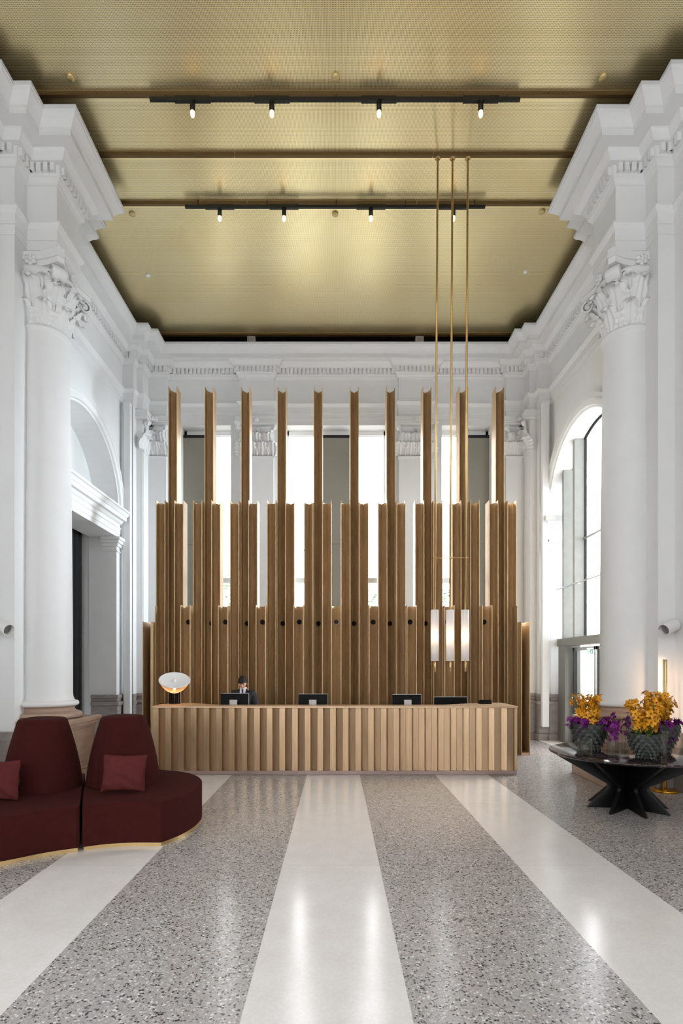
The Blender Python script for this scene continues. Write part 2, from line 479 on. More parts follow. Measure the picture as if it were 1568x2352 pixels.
# ------------------------------------------------------------------ entablature, swept along the stepped plan
def offset_pts(path, o):
    out = []
    n = len(path)
    for i in range(n):
        p = Vector(path[i])
        ds = []
        if i > 0: ds.append((p-Vector(path[i-1])).normalized())
        if i < n-1: ds.append((Vector(path[i+1])-p).normalized())
        ns = [Vector((d.y, -d.x)) for d in ds]
        if len(ns) == 1: out.append(p + ns[0]*o)
        else:
            m = ns[0]+ns[1]; m = m/(1+ns[0].dot(ns[1])); out.append(p+m*o)
    return out
def sweep(b, path, prof, i0=0, i1=None, mi=0):
    i1 = len(path)-1 if i1 is None else i1
    rows = [offset_pts(path, o)[i0:i1+1] for o, z in prof]
    n = i1-i0+1
    for r in range(len(prof)-1):
        va = [(p.x, p.y, prof[r][1]) for p in rows[r]]; vb = [(p.x, p.y, prof[r+1][1]) for p in rows[r+1]]
        b.add(va+vb, [(i, i+1, n+i+1, n+i) for i in range(n-1)], mi)
LOW = [(-.05,8.0),(0,8.0),(0,8.14),(.015,8.14),(.015,8.29),(.03,8.30),(.065,8.355),(.07,8.36),(.07,8.385),(.0,8.39),(0,8.955),(.025,8.96),(.03,8.985),(.06,9.02),(.07,9.03),(.07,9.06),(.08,9.07),(.08,9.20),(.16,9.20),(.16,9.225),(.175,9.24),(.215,9.285),(.225,9.31),(.225,9.335)]
UPP = [(0,9.335),(.41,9.335),(.41,9.425),(.43,9.43),(.445,9.455),(.48,9.50),(.525,9.54),(.535,9.57),(.55,9.575),(.55,9.63),(-.3,9.63)]
BRK = .12
left_path = [(-5.11,4.8),(-5.11,7.565),(-4.88,7.565),(-4.88,7.82),(-4.64,7.82),(-4.64,8.125),(-4.19,8.125),(-4.19,8.785),(-4.64,8.785),(-4.64,9.09),(-4.88,9.09),(-4.88,9.345),(-5.11,9.345),(-5.11,12.94),(-4.85,12.94),(-4.85,13.16),(-4.70,13.16)]
back_low = [(-4.70,YB-BRK),(-4.25,YB-BRK),(-4.25,YB),(-2.40,YB),(-2.40,YB-BRK),(-1.57,YB-BRK),(-1.57,YB),(1.57,YB),(1.57,YB-BRK),(2.40,YB-BRK),(2.40,YB),(4.25,YB),(4.25,YB-BRK),(4.70,YB-BRK)]
back_up = [(-4.70,YB),(4.70,YB)]
right_path = [(-x, y) for x, y in left_path[::-1]]
full_low = left_path + back_low + right_path
full_up = left_path + back_up + right_path
def dentils(b, path, i0, i1):
    for i in range(i0, i1):
        a = Vector(path[i]); c = Vector(path[i+1]); d = c-a; L = d.length; d.normalize(); nrm = Vector((d.y, -d.x))
        pts = offset_pts(path, .08); A = pts[i]; B = pts[i+1]; L = (B-A).length
        if (B-A).dot(d) <= 0: continue
        pitch = .101; n = int((L+.03)/pitch)
        if n < 1: continue
        s0 = (L - (n*pitch-.035))/2
        for k in range(n):
            p = A + d*(s0+k*pitch); q = p + d*.066
            p2 = p + nrm*.065; q2 = q + nrm*.065; pi_ = p - nrm*.01; qi = q - nrm*.01
            z0, z1 = 9.085, 9.20
            b.add([(pi_.x,pi_.y,z0),(qi.x,qi.y,z0),(q2.x,q2.y,z0),(p2.x,p2.y,z0),(pi_.x,pi_.y,z1),(qi.x,qi.y,z1),(q2.x,q2.y,z1),(p2.x,p2.y,z1)],
                  [(0,1,2,3),(0,4,5,1),(1,5,6,2),(2,6,7,3),(3,7,4,0)])
LOW = [(o+.012 if o >= 0 else o, z) for o, z in LOW]
nl = len(left_path); nb = len(back_low); nu = len(back_up)
for name, (l0, l1), (u0, u1) in (('trim_2', (0, nl), (0, nl)), ('trim_3', (nl, nl+nb-1), (nl, nl+nu-1)), ('trim_4', (nl+nb-1, len(full_low)-1), (nl+nu-1, len(full_up)-1))):
    b = MB(); sweep(b, full_low, LOW, l0, l1); sweep(b, full_up, UPP, u0, u1)
    tr = struct(b.build(name, PLASTER))
    b = MB(); dentils(b, full_low, l0, l1)
    b.build('dentil_course', PLASTER, tr)

# ------------------------------------------------------------------ ceiling
CZ = 9.85
b = MB(); b.box(-4.95, 4.95, -5, 13.22, CZ, CZ+.05)
ceil = struct(b.build('ceiling', PERF))
for y0 in (7.64, 8.54, 9.44):
    b = MB()
    cuts = [-4.95, -1.68, 1.66, 4.95] if y0 < 8 else ([-4.95, -1.6, 1.52, 4.95] if y0 < 9 else [-4.95,-1.55,1.4,4.95])
    for i in range(3): b.box(cuts[i]+.004, cuts[i+1]-.004, y0-.03, y0+.02, CZ-.05, CZ+.01)
    b.build('cross_trim', CEILBEAM, ceil)
b = MB(); b.box(-4.95, 4.95, 13.14, 13.24, CZ-.035, CZ+.06); b.build('edge_trim', CEILBEAM, ceil)
b = MB(); b.box(-3.55,-2.75, 6.02, 6.62, CZ-.004, CZ+.01); b.build('access_hatch', CEILBEAM if False else PERF, ceil)
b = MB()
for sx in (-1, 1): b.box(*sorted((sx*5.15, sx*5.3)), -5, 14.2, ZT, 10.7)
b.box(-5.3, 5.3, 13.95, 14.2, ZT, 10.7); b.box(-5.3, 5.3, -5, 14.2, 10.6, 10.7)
struct(b.build('trim_5', VOID_SHADE))

# ------------------------------------------------------------------ Corinthian capitals
def leaf(b, M, w, h, curl, out0, out1, lobes=4):
    """acanthus leaf standing on +Y facing outwards (local: x across, y outwards, z up)"""
    def fn(u, v):
        t = v*1.28
        if t <= 1:
            z = h*t; y = out0 + (out1-out0)*t**2.2
        else:
            a = (t-1)/.28*2.6; r = curl
            z = h + r*math.sin(a)*.9 - max(0, a-1.6)*r*.35; y = out1 + r*(1-math.cos(a))
        ww = w*(.62+.5*math.sin(PI*min(1, v*.95+.05)))*(1 if v < .85 else 1-.55*(v-.85)/.15)
        s = (u-.5)*2
        edge = 1 + .30*abs(math.sin(v*PI*lobes))*abs(s)**1.5
        x = s*ww*.5*edge
        y += -.22*w*s*s + .075*w*math.cos(s*PI*3.2)*(1-abs(s)*.3)
        y += .02*abs(math.sin(v*PI*lobes))*abs(s)
        return (x, y, z)
    b.grid(fn, 14, 20, 0, True, M)
def volute(b, M, reach, h, r0, width):
    """stalk rising and rolling into a spiral in the local y-z plane"""
    pts = []
    for k in range(14):
        t = k/13
        pts.append((reach*(.55*t + .45*t**2.5), h*(t**.8)))
    ey, ez = pts[-1][0], pts[-1][1]-r0
    for k in range(1, 40):
        a = PI/2 - k/39*2*PI*1.75
        r = r0*(1-.8*k/39)
        pts.append((ey + r*math.cos(a), ez + r*math.sin(a)))
    v = []; f = []
    th = .016 if width < .07 else .03
    for i, (y, z) in enumerate(pts):
        w = width*(.5+.5*min(1, i/12))*(1 if i < 14 else 1-.25*(i-14)/38)
        p0 = pts[max(0,i-1)]; p1 = pts[min(len(pts)-1,i+1)]
        dy, dz = p1[0]-p0[0], p1[1]-p0[1]; L = math.hypot(dy, dz) or 1
        ny, nz = -dz/L*th, dy/L*th
        v += [(-w/2, y, z), (w/2, y, z), (w/2, y-ny, z-nz), (-w/2, y-ny, z-nz)]
    for i in range(len(pts)-1):
        for k in range(4):
            f.append((4*i+k, 4*i+(k+1)%4, 4*i+4+(k+1)%4, 4*i+4+k))
    b.add(v, f, 0, False, M)
    # eye of the spiral
    b.lathe([(0,-width*.42),(r0*.32,-width*.40),(r0*.32,width*.40),(0,width*.42)], 12, (0,0,0), 0, True, M @ Matrix.Translation((0,ey,ez)) @ Matrix.Rotation(PI/2,4,'Y'))
def rosette(b, M, r):
    for k in range(6):
        a = k*PI/3
        b.lathe([(0,.0),(r*.42,.02),(r*.3,.05),(0,.06)], 10, (r*.55*math.cos(a), r*.55*math.sin(a), 0), 0, True, M)
    b.lathe([(r*.3,0),(r*.28,.06),(0,.085)], 10, (0,0,0), 0, True, M)

COLY = 8.455; COLX = 4.526
def big_column(sx, label):
    t = tag(empty('engaged_column', (sx*COLX, COLY, 0)), label, 'column')
    # pedestal
    b = MB()
    for z0, z1, p in ((0,.16,.62),(.16,.20,.59),(.20,.80,.55),(.80,.84,.57),(.84,.90,.60),(.90,.97,.63)):
        b.box(-p+.02, p-.02, -p+.02, p-.02, z0, z1)
    b.build('pedestal', PINKSTONE, t, bevel=.012)
    b = MB()
    pr = [(.50,.97)]
    for k in range(9): a = -PI/2+PI*k/8; pr.append((.47+.05*math.cos(a)+.0, 1.02+.05*math.sin(a)))
    pr += [(.455,1.075),(.42,1.09),(.405,1.12),(.42,1.15),(.44,1.16)]
    b.lathe(pr, 64); b.build('base', PINKSTONE, t)
    b = MB()
    pr = [(.40,1.155)]
    for k in range(9): a = -PI/2+PI*k/8; pr.append((.43+.04*math.cos(a), 1.20+.04*math.sin(a)))
    pr += [(.415,1.245),(.40,1.25),(.40,1.275),(.385,1.30),(.38,1.35)]
    for k in range(1, 13):
        q = k/12; z = 1.35+(6.80-1.35)*q; r = .38 - .05*q**1.7; pr.append((r, z))
    pr += [(.335,6.82),(.345,6.84),(.36,6.85),(.368,6.87),(.36,6.89),(.345,6.90),(.35,6.91),(.335,6.92),(.30,6.94)]
    b.lathe(pr, 72); b.build('shaft', PLASTER, t)
    # capital: bell, two rows of leaves, volutes, abacus
    cap = MB()
    cap.lathe([(.30,6.90),(.295,7.1),(.30,7.35),(.34,7.55),(.42,7.68),(.44,7.72),(.0,7.72)], 48)
    capo = cap.build('capital', PLASTER, t)
    b = MB()
    for k in range(8):
        a = k*PI/4 + PI/8
        leaf(b, Tm(0,0,6.92,a-PI/2), .225, .25, .075, .335, .40)
    for k in range(8):
        a = k*PI/4
        leaf(b, Tm(0,0,6.92,a-PI/2), .24, .54, .09, .325, .45)
    for k in range(8):
        leaf(b, Tm(0,0,7.24,k*PI/4+PI/8-PI/2), .18, .30, .06, .335, .43)
    b.build('acanthus_leaves', PLASTER, capo)
    b = MB()
    for k in range(4):
        a = PI/4 + k*PI/2
        for s_ in (-1, 1):
            M = Tm(0,0,7.28,a-PI/2+s_*.10) @ Matrix.Translation((s_*.02,.34,0))
            volute(b, M, .22, .43, .115, .11)
        leaf(b, Tm(0,0,7.15,a-PI/2), .24, .26, .07, .36, .50)
        # inner pair of small spirals under each face
        for s_ in (-1, 1):
            M = Tm(0,0,7.30,k*PI/2-PI/2+s_*.30) @ Matrix.Translation((0,.35,0)) @ Matrix.Rotation(s_*1.25,4,'Z')
            volute(b, M, .12, .40, .095, .10)
    for k in range(4):
        leaf(b, Tm(0,0,7.2,k*PI/2-PI/2), .15, .30, .045, .36, .42)
    b.build('volutes', PLASTER, capo)
    b = MB()
    def abac(r_c, r_m):
        pts = []
        for k in range(4):
            a0 = PI/4 + k*PI/2
            c0 = Vector((math.cos(a0), math.sin(a0)))*r_c; tn = Vector((-math.sin(a0), math.cos(a0)))
            a1 = a0+PI/2
            c1 = Vector((math.cos(a1), math.sin(a1)))*r_c; tn1 = Vector((-math.sin(a1), math.cos(a1)))
            p0 = c0 + tn*.05; p1 = c1 - tn1*.05
            mid = Vector((math.cos(a0+PI/4), math.sin(a0+PI/4)))*r_m
            pts.append(tuple(c0 - tn*.05))
            for j in range(9):
                q = j/8
                lin = p0*(1-q)+p1*q; dep = (mid-(p0+p1)/2)*(1-(2*q-1)**2)
                pts.append(tuple(lin+dep))
        return pts
    b.prism(abac(.66,.40), 7.72, 7.80); b.prism(abac(.70,.43), 7.80, 7.84); b.prism(abac(.68,.415), 7.84, 7.93); b.box(-.33,.33,-.33,.33,7.9,8.02)
    for k in range(4):
        a = k*PI/2
        rosette(b, Tm(0,0,7.80,a) @ Matrix.Translation((.40,0,0)) @ Matrix.Rotation(PI/2,4,'Y'), .10)
    b.build('abacus', PLASTER, capo)
    return t
big_column(-1, 'tall white Corinthian column on a rosy marble pedestal behind the maroon sofas')
big_column(1, 'tall white Corinthian column on a rosy marble pedestal behind the flower table')

def pilaster(name, M, half, parent_wall):
    """flat pilaster in local coords: face at y=0 looking to -y"""
    p = struct(empty(name)); p.matrix_world = M
    b = MB(); b.box(-half, half, 0, .2, 1.22, 7.06); b.box(-half-.02, half+.02, -.02, .2, 6.98, 7.03)
    b.build('shaft', PLASTER, p)
    b = MB()
    for z0, z1, d in ((0,.16,.08),(.16,.88,.05)): b.box(-half-d, half+d, -d, .2, z0, z1)
    b.build('dado', STONE, p, bevel=.01)
    b = MB()
    for z0, z1, d in ((.88,.96,.09),(.96,1.04,.045),(1.04,1.12,.07)): b.box(-half-d, half+d, -d, .2, z0, z1)
    b.box(-half-.02, half+.02, -.02, .2, 1.12, 1.24)
    b.build('base', STONE, p, bevel=.03, bseg=3)
    b = MB()
    b.box(-half, half, .0, .2, 7.0, 7.78)
    b.box(-half-.10, half+.10, -.12, .2, 7.76, 7.82); b.box(-half-.13, half+.13, -.15, .2, 7.82, 7.86); b.box(-half-.11, half+.11, -.13, .2, 7.86, 7.98)
    c = b.build('capital', PLASTER, p, bevel=.01)
    b = MB()
    n = max(1, round(half*2/.24))
    w = 2*half/n
    for k in range(n+1):
        x = -half + k*w
        leaf(b, Tm(min(half-.02,max(-half+.02,x)), 0, 7.04, PI), w*.92, .24, .07, .01, .09)
    for k in range(n):
        leaf(b, Tm(-half+(k+.5)*w, 0, 7.04, PI), w*.95, .44, .08, .01, .12)
    for s_ in (-1, 1):
        volute(b, Tm(s_*(half-.10), -.03, 7.36, PI-s_*-.9), .15, .40, .08, .08)
        if half > .3: volute(b, Tm(s_*.10, -.02, 7.36, PI+s_*-1.2), .06, .34, .055, .06)
    rosette(b, Tm(0,-.13,7.87) @ Matrix.Rotation(PI/2,4,'X'), .07)
    b.build('acanthus_leaves', PLASTER, c)
    return p
pilaster('trim_6', Tm(-1.985, YB-BRK, 0), .415, wb)
pilaster('trim_7', Tm(1.985, YB-BRK, 0), .415, wb)
pilaster('trim_8', Tm(-4.475, YB-BRK, 0), .225, wb)
pilaster('trim_9', Tm(4.475, YB-BRK, 0), .225, wb)
pilaster('trim_10', Tm(-4.685, 13.36, 0, PI/2), .17, wl)
pilaster('trim_11', Tm(4.685, 13.36, 0, -PI/2), .17, wr)
# stone dado along the jambs and piers
def dado(sx, name):
    b = MB()
    def bb(x0, x1, y0, y1, z0, z1): b.box(*sorted((sx*x0, sx*x1)), y0, y1, z0, z1)
    bb(4.60, 5.3, 7.78, 9.13, 0, .83); bb(4.84, 5.3, 7.525, 9.385, 0, .83)
    for z0, z1, p in ((0,.16,.07),(.16,.86,.04),(.86,.95,.08),(.95,1.03,.035),(1.03,1.11,.06)):
        bb(WX-p, WX+(.58 if sx < 0 else .34), YCS[sx]+RA-p, 12.98, z0, z1)
        bb(4.85-p*.6, WX+.2, 12.94-p*.6, 13.1, z0, z1)
    return struct(b.build(name, STONE, bevel=.012))
dado(-1, 'baseboard_left'); dado(1, 'baseboard_right')
# white corner casings that stop short of the floor
for sx, nm in ((-1, 'trim_12'), (1, 'trim_13')):
    b = MB(); b.box(*sorted((sx*4.86, sx*5.02)), 12.78, 12.90, .34, 8.0)
    struct(b.build(nm, PLASTER, bevel=.006))

# ------------------------------------------------------------------ right bay: glazed door
d1 = struct(empty('door_1', (0,0,0)))
b = MB()
def arch_z(y): return ZS + math.sqrt(max(0, (RA+.05)**2-(y-YC)**2))
for y in (12.55, 11.98):
    b.box(5.26, 5.485, y, y+.09, 2.42, arch_z(y+.09))
b.build('frame_fin', simple('grey_glazing_fin', srgb(150,150,145), .5), d1, bevel=.006)
b = MB()
b.box(5.25, 5.60, YC-RA, YC+RA-.005, 2.24, 2.42); b.build('header', GREYPAINT, d1, bevel=.008)
b = MB(); b.box(5.24, 5.60, 12.42, 12.80, 0.012, 2.24); b.build('door_post', GREYPAINT, d1, bevel=.008)
b = MB()
for y in (11.965,): b.box(5.485, 5.53, y, y+.06, 2.42, arch_z(y)-.02)
pts = [(5.50, YC+(RA-.0)*math.cos(PI*k/32), ZS+(RA-.0)*math.sin(PI*k/32)) for k in range(33)]
b.tube(pts, .03, 8)
b.build('gasket', GASKET, d1)
b = MB()
for z in (4.59,): b.box(5.46, 5.50, YC-RA, 11.97, z-.025, z+.025)
b.tube([(5.22,9.7,3.585),(5.22,12.86,3.585)], .018, 8)
b.tube([(5.24,12.2,3.585),(5.24,12.24,3.585)], .035, 8); b.tube([(5.24,11.72,3.585),(5.24,11.76,3.585)], .035, 8)
b.build('glazing_rod', STEEL, d1)
b = MB()
pl = [(YC+(RA-.0)*math.cos(PI*k/32), ZS+(RA-.0)*math.sin(PI*k/32)) for k in range(33)]
poly = [(YC+RA, 2.42)] + pl + [(YC-RA, 2.42)]
b.add([(5.52, y, z) for y, z in poly], [list(range(len(poly)))])
b.build('pane', PANE, d1)
for y0, y1 in ((11.30, 12.40), (10.16, 11.26)):
    b = MB()
    for ya in (y0, y1-.07): b.box(5.40, 5.46, ya, ya+.07, .02, 2.20)
    b.box(5.40, 5.46, y0, y1, 2.12, 2.20); b.box(5.40, 5.46, y0, y1, .02, .12)
    lf = b.build('door_leaf', STEEL, d1, bevel=.005)
    b = MB(); b.add([(5.43,y0+.07,.12),(5.43,y1-.07,.12),(5.43,y1-.07,2.12),(5.43,y0+.07,2.12)], [(0,1,2,3)]); b.build('pane', PANE, lf)
    b = MB(); yh = y1-.03
    b.tube([(5.40,yh,1.06),(5.33,yh,1.06)], .012); b.tube([(5.33,yh,1.06),(5.33,yh-.13,1.06)], .012); b.box(5.38,5.40,yh-.03,yh+.03,.98,1.14)
    b.build('handle', STEEL, lf)
    b = MB(); b.box(5.39, 5.47, y1-.09, y1-.07, .05, 2.19); b.build('gasket', GASKET, lf)
b = MB(); b.box(4.80, 5.70, 9.62, 12.86, .0, .012); struct(b.build('trim_14', WHITESTONE))
# exit sign
t = tag(empty('exit_sign', (5.25, 11.22, 2.08)), 'small green and white emergency exit sign hanging under the glazed door header', 'sign')
b = MB(); b.box(-.065,.065,-.012,.012,-.06,.07); b.build('panel', SIGNW, t, bevel=.004)
b = MB()
b.box(.0,.055,-.016,-.012,-.045,.05)
b.box(-.055,-.045,-.016,-.012,-.045,.05); b.box(-.055,-.01,-.016,-.012,.042,.05); b.box(-.055,-.01,-.016,-.012,-.045,-.037)
b.build('border', SIGNG, t)
b = MB()
b.lathe([(.009,0),(.009,.003),(0,.003)], 12, (0,0,0), 0, False, Tm(.028,-.017,.032) @ Matrix.Rotation(PI/2,4,'X'))
for a0, a1 in (((.028,.018),(.022,-.008)),((.022,-.008),(.036,-.03)),((.022,-.008),(.012,-.034)),((.028,.014),(.042,.004)),((.028,.014),(.014,.004))):
    b.tube([(a0[0],-.0175,a0[1]),(a1[0],-.0175,a1[1])], .0042, 6)
b.build('running_figure', SIGNW, t)
b = MB()
b.prism([(-.04,.008),(-.028,.008),(-.028,.02),(-.012,.002),(-.028,-.016),(-.028,-.004),(-.04,-.004)], -.018, -.0125, 'y')
b.build('arrow', SIGNG, t)
b = MB(); b.box(-.05,.05,-.02,.02,.07,.10); b.tube([(0,0,.09),(0,0,.16)], .008); b.build('bracket', STEEL, t)

# ------------------------------------------------------------------ organ-pipe bronze screen behind the desk
scr = tag(empty('folded_screen', (0, 11.0, 0)), 'stepped screen of tall folded bronze fins standing behind the reception desk', 'screen')
def channel(b, w, tfl, v, z0, z1, x, y, th=.012):
    h = w/2
    k = th; dp = tfl+v
    # two deep side plates joined by a V-folded sheet between them
    outer = [(-h,0),(-h,dp),(-h+k,dp),(-h+k,tfl+k*1.4),(0,dp+k*.4),(h-k,tfl+k*1.4),(h-k,dp),(h,dp),(h,0)]
    inner = [(h-k,0),(h-k,tfl),(0,dp-k),(-h+k,tfl),(-h+k,0)]
    poly = [(x+a, y+c) for a, c in outer+inner]
    b.prism(poly[::-1], z0, z1)
PIT = .757; PW = .188
Y0 = 11.0
def fin(name, x, w, ynear, tfl, v, zt, seams=(), hole=None, ring=False):
    b = MB()
    zs = [0.0] + list(seams) + [zt]
    for i in range(len(zs)-1):
        channel(b, w - i*.001, tfl, v, zs[i], zs[i+1], 0, i*.003)
    o = b.build(name, BRONZE, scr, loc=(x, ynear-Y0, 0))
    if hole:
        b = MB()
        yd = tfl + v*.40
        M = Tm(0, yd, hole) @ Matrix.Rotation(PI/2,4,'X')
        b.lathe([(.050,-.14),(.050,0),(0,0)], 24, (0,0,0), 0, False, M)
        p = b.build('sound_hole', BLACKDOOR if not ring else BLACK, o)
        if ring:
            b = MB(); b.lathe([(.062,-.10),(.062,.012),(.05,.012),(.05,-.02)], 28, (0,0,0), 0, True, M); b.build('hole_ring', DESKTOP, o)
    return o
for k in range(10):
    x = (k-4.5)*PIT
    fin('tall_fin', x, PW, 11.28, .17, .115, 7.60, (3.0, 5.12), 2.68)
for k in range(10):
    for s_ in (-1, 1):
        fin('middle_fin', (k-4.5)*PIT + s_*.1875, .190, 11.08, .18, .115, 5.17, (3.0,))
for k in range(-4, 5):
    fin('low_fin', k*PIT, .202, 10.87, .20, .10, 3.0, (), 2.68, k == 0)
for s_ in (-1, 1):
    fin('end_fin', s_*3.77, .175, 10.79, .75, .14, 2.665)
    b = MB(); b.box(-.006,.006,0,.62,0,3.0); b.build('side_plate', BRONZE, scr, loc=(s_*3.668, 10.98-Y0, 0))
    b = MB(); b.box(-.08,.08,.01,.80,0,.05); b.build('foot_plate', DESKTOP, scr, loc=(s_*3.77, 10.79-Y0, 0))

# ------------------------------------------------------------------ reception desk
desk = tag(empty('reception_desk', (0, 8.84, 0)), 'long low reception desk with vertical brass ribs in front of the bronze screen', 'desk')
DX0, DX1, DZ = -2.996, 2.954, 1.123
b = MB()
b.box(DX0+.005, DX1-.005, .055, .13, .07, DZ-.03)
b.box(DX0+.005, DX0+.06, .06, .82, .07, DZ-.03); b.box(DX1-.06, DX1-.005, .06, .82, .07, DZ-.03)
b.build('body', DESKM, desk)
b = MB()
PT = .2066; n = int((DX1-DX0)/PT)+1
x = DX0
for i in range(n):
    xa = DX0+i*PT; xb = min(xa+.098, DX1); xc = min(xa+PT, DX1)
    b.box(xa, xb, 0, .06, .07, DZ-.03)
    if xc-xb > .03:
        b.prism([(xb,.065),(xc,.065),(xc,.006),(xb,.052)], .07, DZ-.03)
for s_ in range(4):
    pass
b.build('ribbed_front', DESKM, desk, bevel=.0025, bseg=1)
b = MB()
top = [(DX0-.006,-.008),(DX1+.006,-.008),(DX1+.006,.84),(DX1-.35,.84),(DX1-1.12,.35),(DX0+1.0,.35),(DX0+.35,.84),(DX0-.006,.84)]
b.prism(top, DZ-.03, DZ); b.build('counter_top', DESKTOP, desk, bevel=.003)
b = MB(); b.box(DX0+.01, DX1-.01, .004, .80, .006, .07); b.box(DX0+.03, DX1-.03, .03, .78, 0, .006); b.build('plinth', simple('mauve_steel_plinth', srgb(172,150,142), .4, .3), desk)
b = MB(); b.box(DX0+.10, DX1-.10, .345, .80, .70, .735); b.build('work_surface', DESKTOP, desk)
b = MB(); b.box(DX0+.10, DX1-.10, .13, .34, .10, .735); b.build('back_panel', DESKM, desk)

# monitors on the ledge
def monitor(x, y, w, zt, zb, label, stand=True, rz=0):
    t = tag(empty('monitor', (x, y, zb), rz), label, 'monitor', 'screens along the reception desk')
    b = MB(); b.box(-w/2, w/2, 0, .035, 0, zt-zb); b.build('casing', SCREENBLK, t, bevel=.006)
    b = MB(); b.box(-w/2, w/2, -.002, .036, zt-zb, zt-zb+.006); b.box(w/2, w/2+.004, -.002,.03, 0, zt-zb); b.build('rim', SILVER, t)
    b = MB(); b.add([(w/2-.015,.036,.02),(-w/2+.015,.036,.02),(-w/2+.015,.036,zt-zb-.015),(w/2-.015,.036,zt-zb-.015)], [(0,1,2,3)]); b.build('screen', simple('lit_screen', srgb(120,140,160), .3, emit=srgb(150,170,190), estr=.6), t)
    if stand:
        b = MB(); b.box(-.062,.062,-.13,-.10, DZ+.001-zb, DZ+.085-zb); b.box(-.05,.05,-.11,0, DZ+.04-zb, DZ+.075-zb); b.build('stand', SILVER, t, bevel=.004)
    else:
        b = MB(); b.tube([(0,.02,.03),(0,.02,.737-zb)], .02); b.box(-.1,.1,-.06,.10,.737-zb,.75-zb); b.build('stand', BLACK, t)
    return t
monitor(-1.733, 9.24, .476, 1.308, .98, 'black monitor with silver stand in front of the receptionist')
monitor(-.396, 9.24, .495, 1.297, .98, 'black monitor with silver stand near the middle of the desk, right of the receptionist')
monitor(1.203, 9.24, .485, 1.29, .98, 'black monitor with silver stand on the desk, left of the pendants')
monitor(2.02, 9.57, .585, 1.23, .93, 'wide black monitor without visible stand under the hanging glass lamps', False, .04)
t = tag(empty('card_terminal', (2.575, 9.40, DZ)), 'small black card terminal lying near the right end of the desk', 'card terminal')
b = MB(); b.prism([(-.06,0),(.07,0),(.07,.03),(-.06,.074)], -.105, .105, 'x'); b.build('casing', SCREENBLK, t, bevel=.006)
b = MB(); b.prism([(-.045,.0705),(.02,.0485),(.02,.050),(-.045,.072)], -.085, .085, 'x'); b.build('display', simple('dark_display', srgb(40,46,52), .25), t)

# ------------------------------------------------------------------ bowl lamp on the desk
lamp = tag(empty('table_lamp', (-2.81, 9.42, DZ), .29), 'glass bowl table lamp with white tilted reflector on the left end of the desk', 'lamp')
b = MB()
for k in range(16):
    a = 2*PI*k/16
    b.box(.055,.097,-.008,.008,.02,.205,0,Tm(0,0,0,a))
b.lathe([(.0,.012),(.06,.012),(.06,.21),(0,.21)], 24)
b.lathe([(.0,0),(.098,0),(.098,.016),(0,.016)], 32)
b.build('base', simple('dark_anodised_metal', srgb(52,40,36), .3, .8), lamp)
b = MB(); b.lathe([(.0,.205),(.088,.205),(.092,.225),(.07,.23),(0,.232)], 32); b.build('collar', STEEL, lamp)
Mt = Tm(0,0,.222) @ Matrix.Rotation(math.radians(30),4,'X') @ Matrix.Diagonal((.95,.95,1,1))
b = MB()
b.lathe([(.075,.0),(.115,.02),(.175,.07),(.225,.13),(.255,.18),(.266,.208)], 48, (0,0,0), 0, True, Mt)
b.build('glass_bowl', AMBERGLASS, lamp)
b = MB()
b.lathe([(.268,.210),(.276,.218),(.272,.226),(.262,.226),(.20,.214),(.10,.206),(0,.204)], 48, (0,0,0), 0, True, Mt)
b.lathe([(.268,.210),(.20,.200),(.10,.193),(0,.190)], 48, (0,0,0), 0, True, Mt)
b.lathe([(0,.236),(.012,.234),(.03,.222),(.032,.2)], 16, (0,0,0), 0, True, Mt)
b.build('reflector', WHITEPL, lamp)
b = MB(); b.lathe([(0,.03),(.02,.035),(.032,.06),(.025,.085),(0,.095)], 16, (0,0,0), 0, True, Mt); b.build('bulb', WARMBULB, lamp)
b = MB(); pts = [(-.10,.0,.004),(-.16,-.03,.004),(-.22,-.02,.004),(-.26,.05,.004),(-.24,.25,.004)]; b.tube(pts, .004, 6); b.build('cord', BLACK, lamp)
# small warm-coloured tray beside the lamp
t = tag(empty('key_tray', (-3.02+.17, 9.62, DZ)), 'small copper dish on the desk just behind the bowl lamp', 'dish')
b = MB(); b.lathe([(0,.003),(.05,.003),(.06,.02),(.055,.02),(.045,.008),(0,.008)], 24); b.build('bowl', simple('copper', srgb(204,130,92), .35, .8), t)

# ------------------------------------------------------------------ pendant lamps
PY = 8.57
def pendant(xt, xb, label):
    t = tag(empty('pendant_lamp', (xb, PY, 1.69)), label, 'lamp', 'opal glass pendants over the desk')
    zt = 9.80
    dx = xt-xb
    b = MB()
    b.tube([(0,0,0),(0,0,.17)], .016, 12); b.tube([(0,0,.972),(dx,0,zt-1.69)], .0165, 12)
    b.build('rod', BRASS, t)
    b = MB(); b.lathe([(.0,0),(.045,0),(.045,.03),(0,.03)], 20, (dx,0,zt-1.69)); b.build('ceiling_cup', BRASS, t)
    b = MB()
    b.lathe([(.018,.170),(.062,.170),(.062,.974),(.018,.974)], 32)
    b.build('glass_tube', OPAL, t)
    b = MB(); b.lathe([(0,.50),(.02,.51),(.026,.55),(.022,.60),(0,.62)], 16); b.build('bulb', simple('pendant_bulb', (1,.8,.6,1), .4, emit=(1,.72,.45,1), estr=9), t)
    return t
pendant(1.604, 1.556, 'slim opal tube pendant on a brass rod, first of the trio from the left')
pendant(1.838, 1.797, 'slim opal tube pendant on a brass rod, middle of the trio')
pendant(2.079, 2.037, 'slim opal tube pendant on a brass rod, nearest the flower table')
t = tag(empty('spacer_bar', (1.805, PY, 3.476)), 'thin brass spacer bar joining the three pendant rods', 'bar')
b = MB(); b.tube([(-.28,-.026,0),(.29,-.026,.012)], .008, 8)
for x in (-.242,-.0,.242): b.tube([(x,-.03,-.012),(x,-.03,.022)], .012, 8)
b.build('bar', BRASS, t)

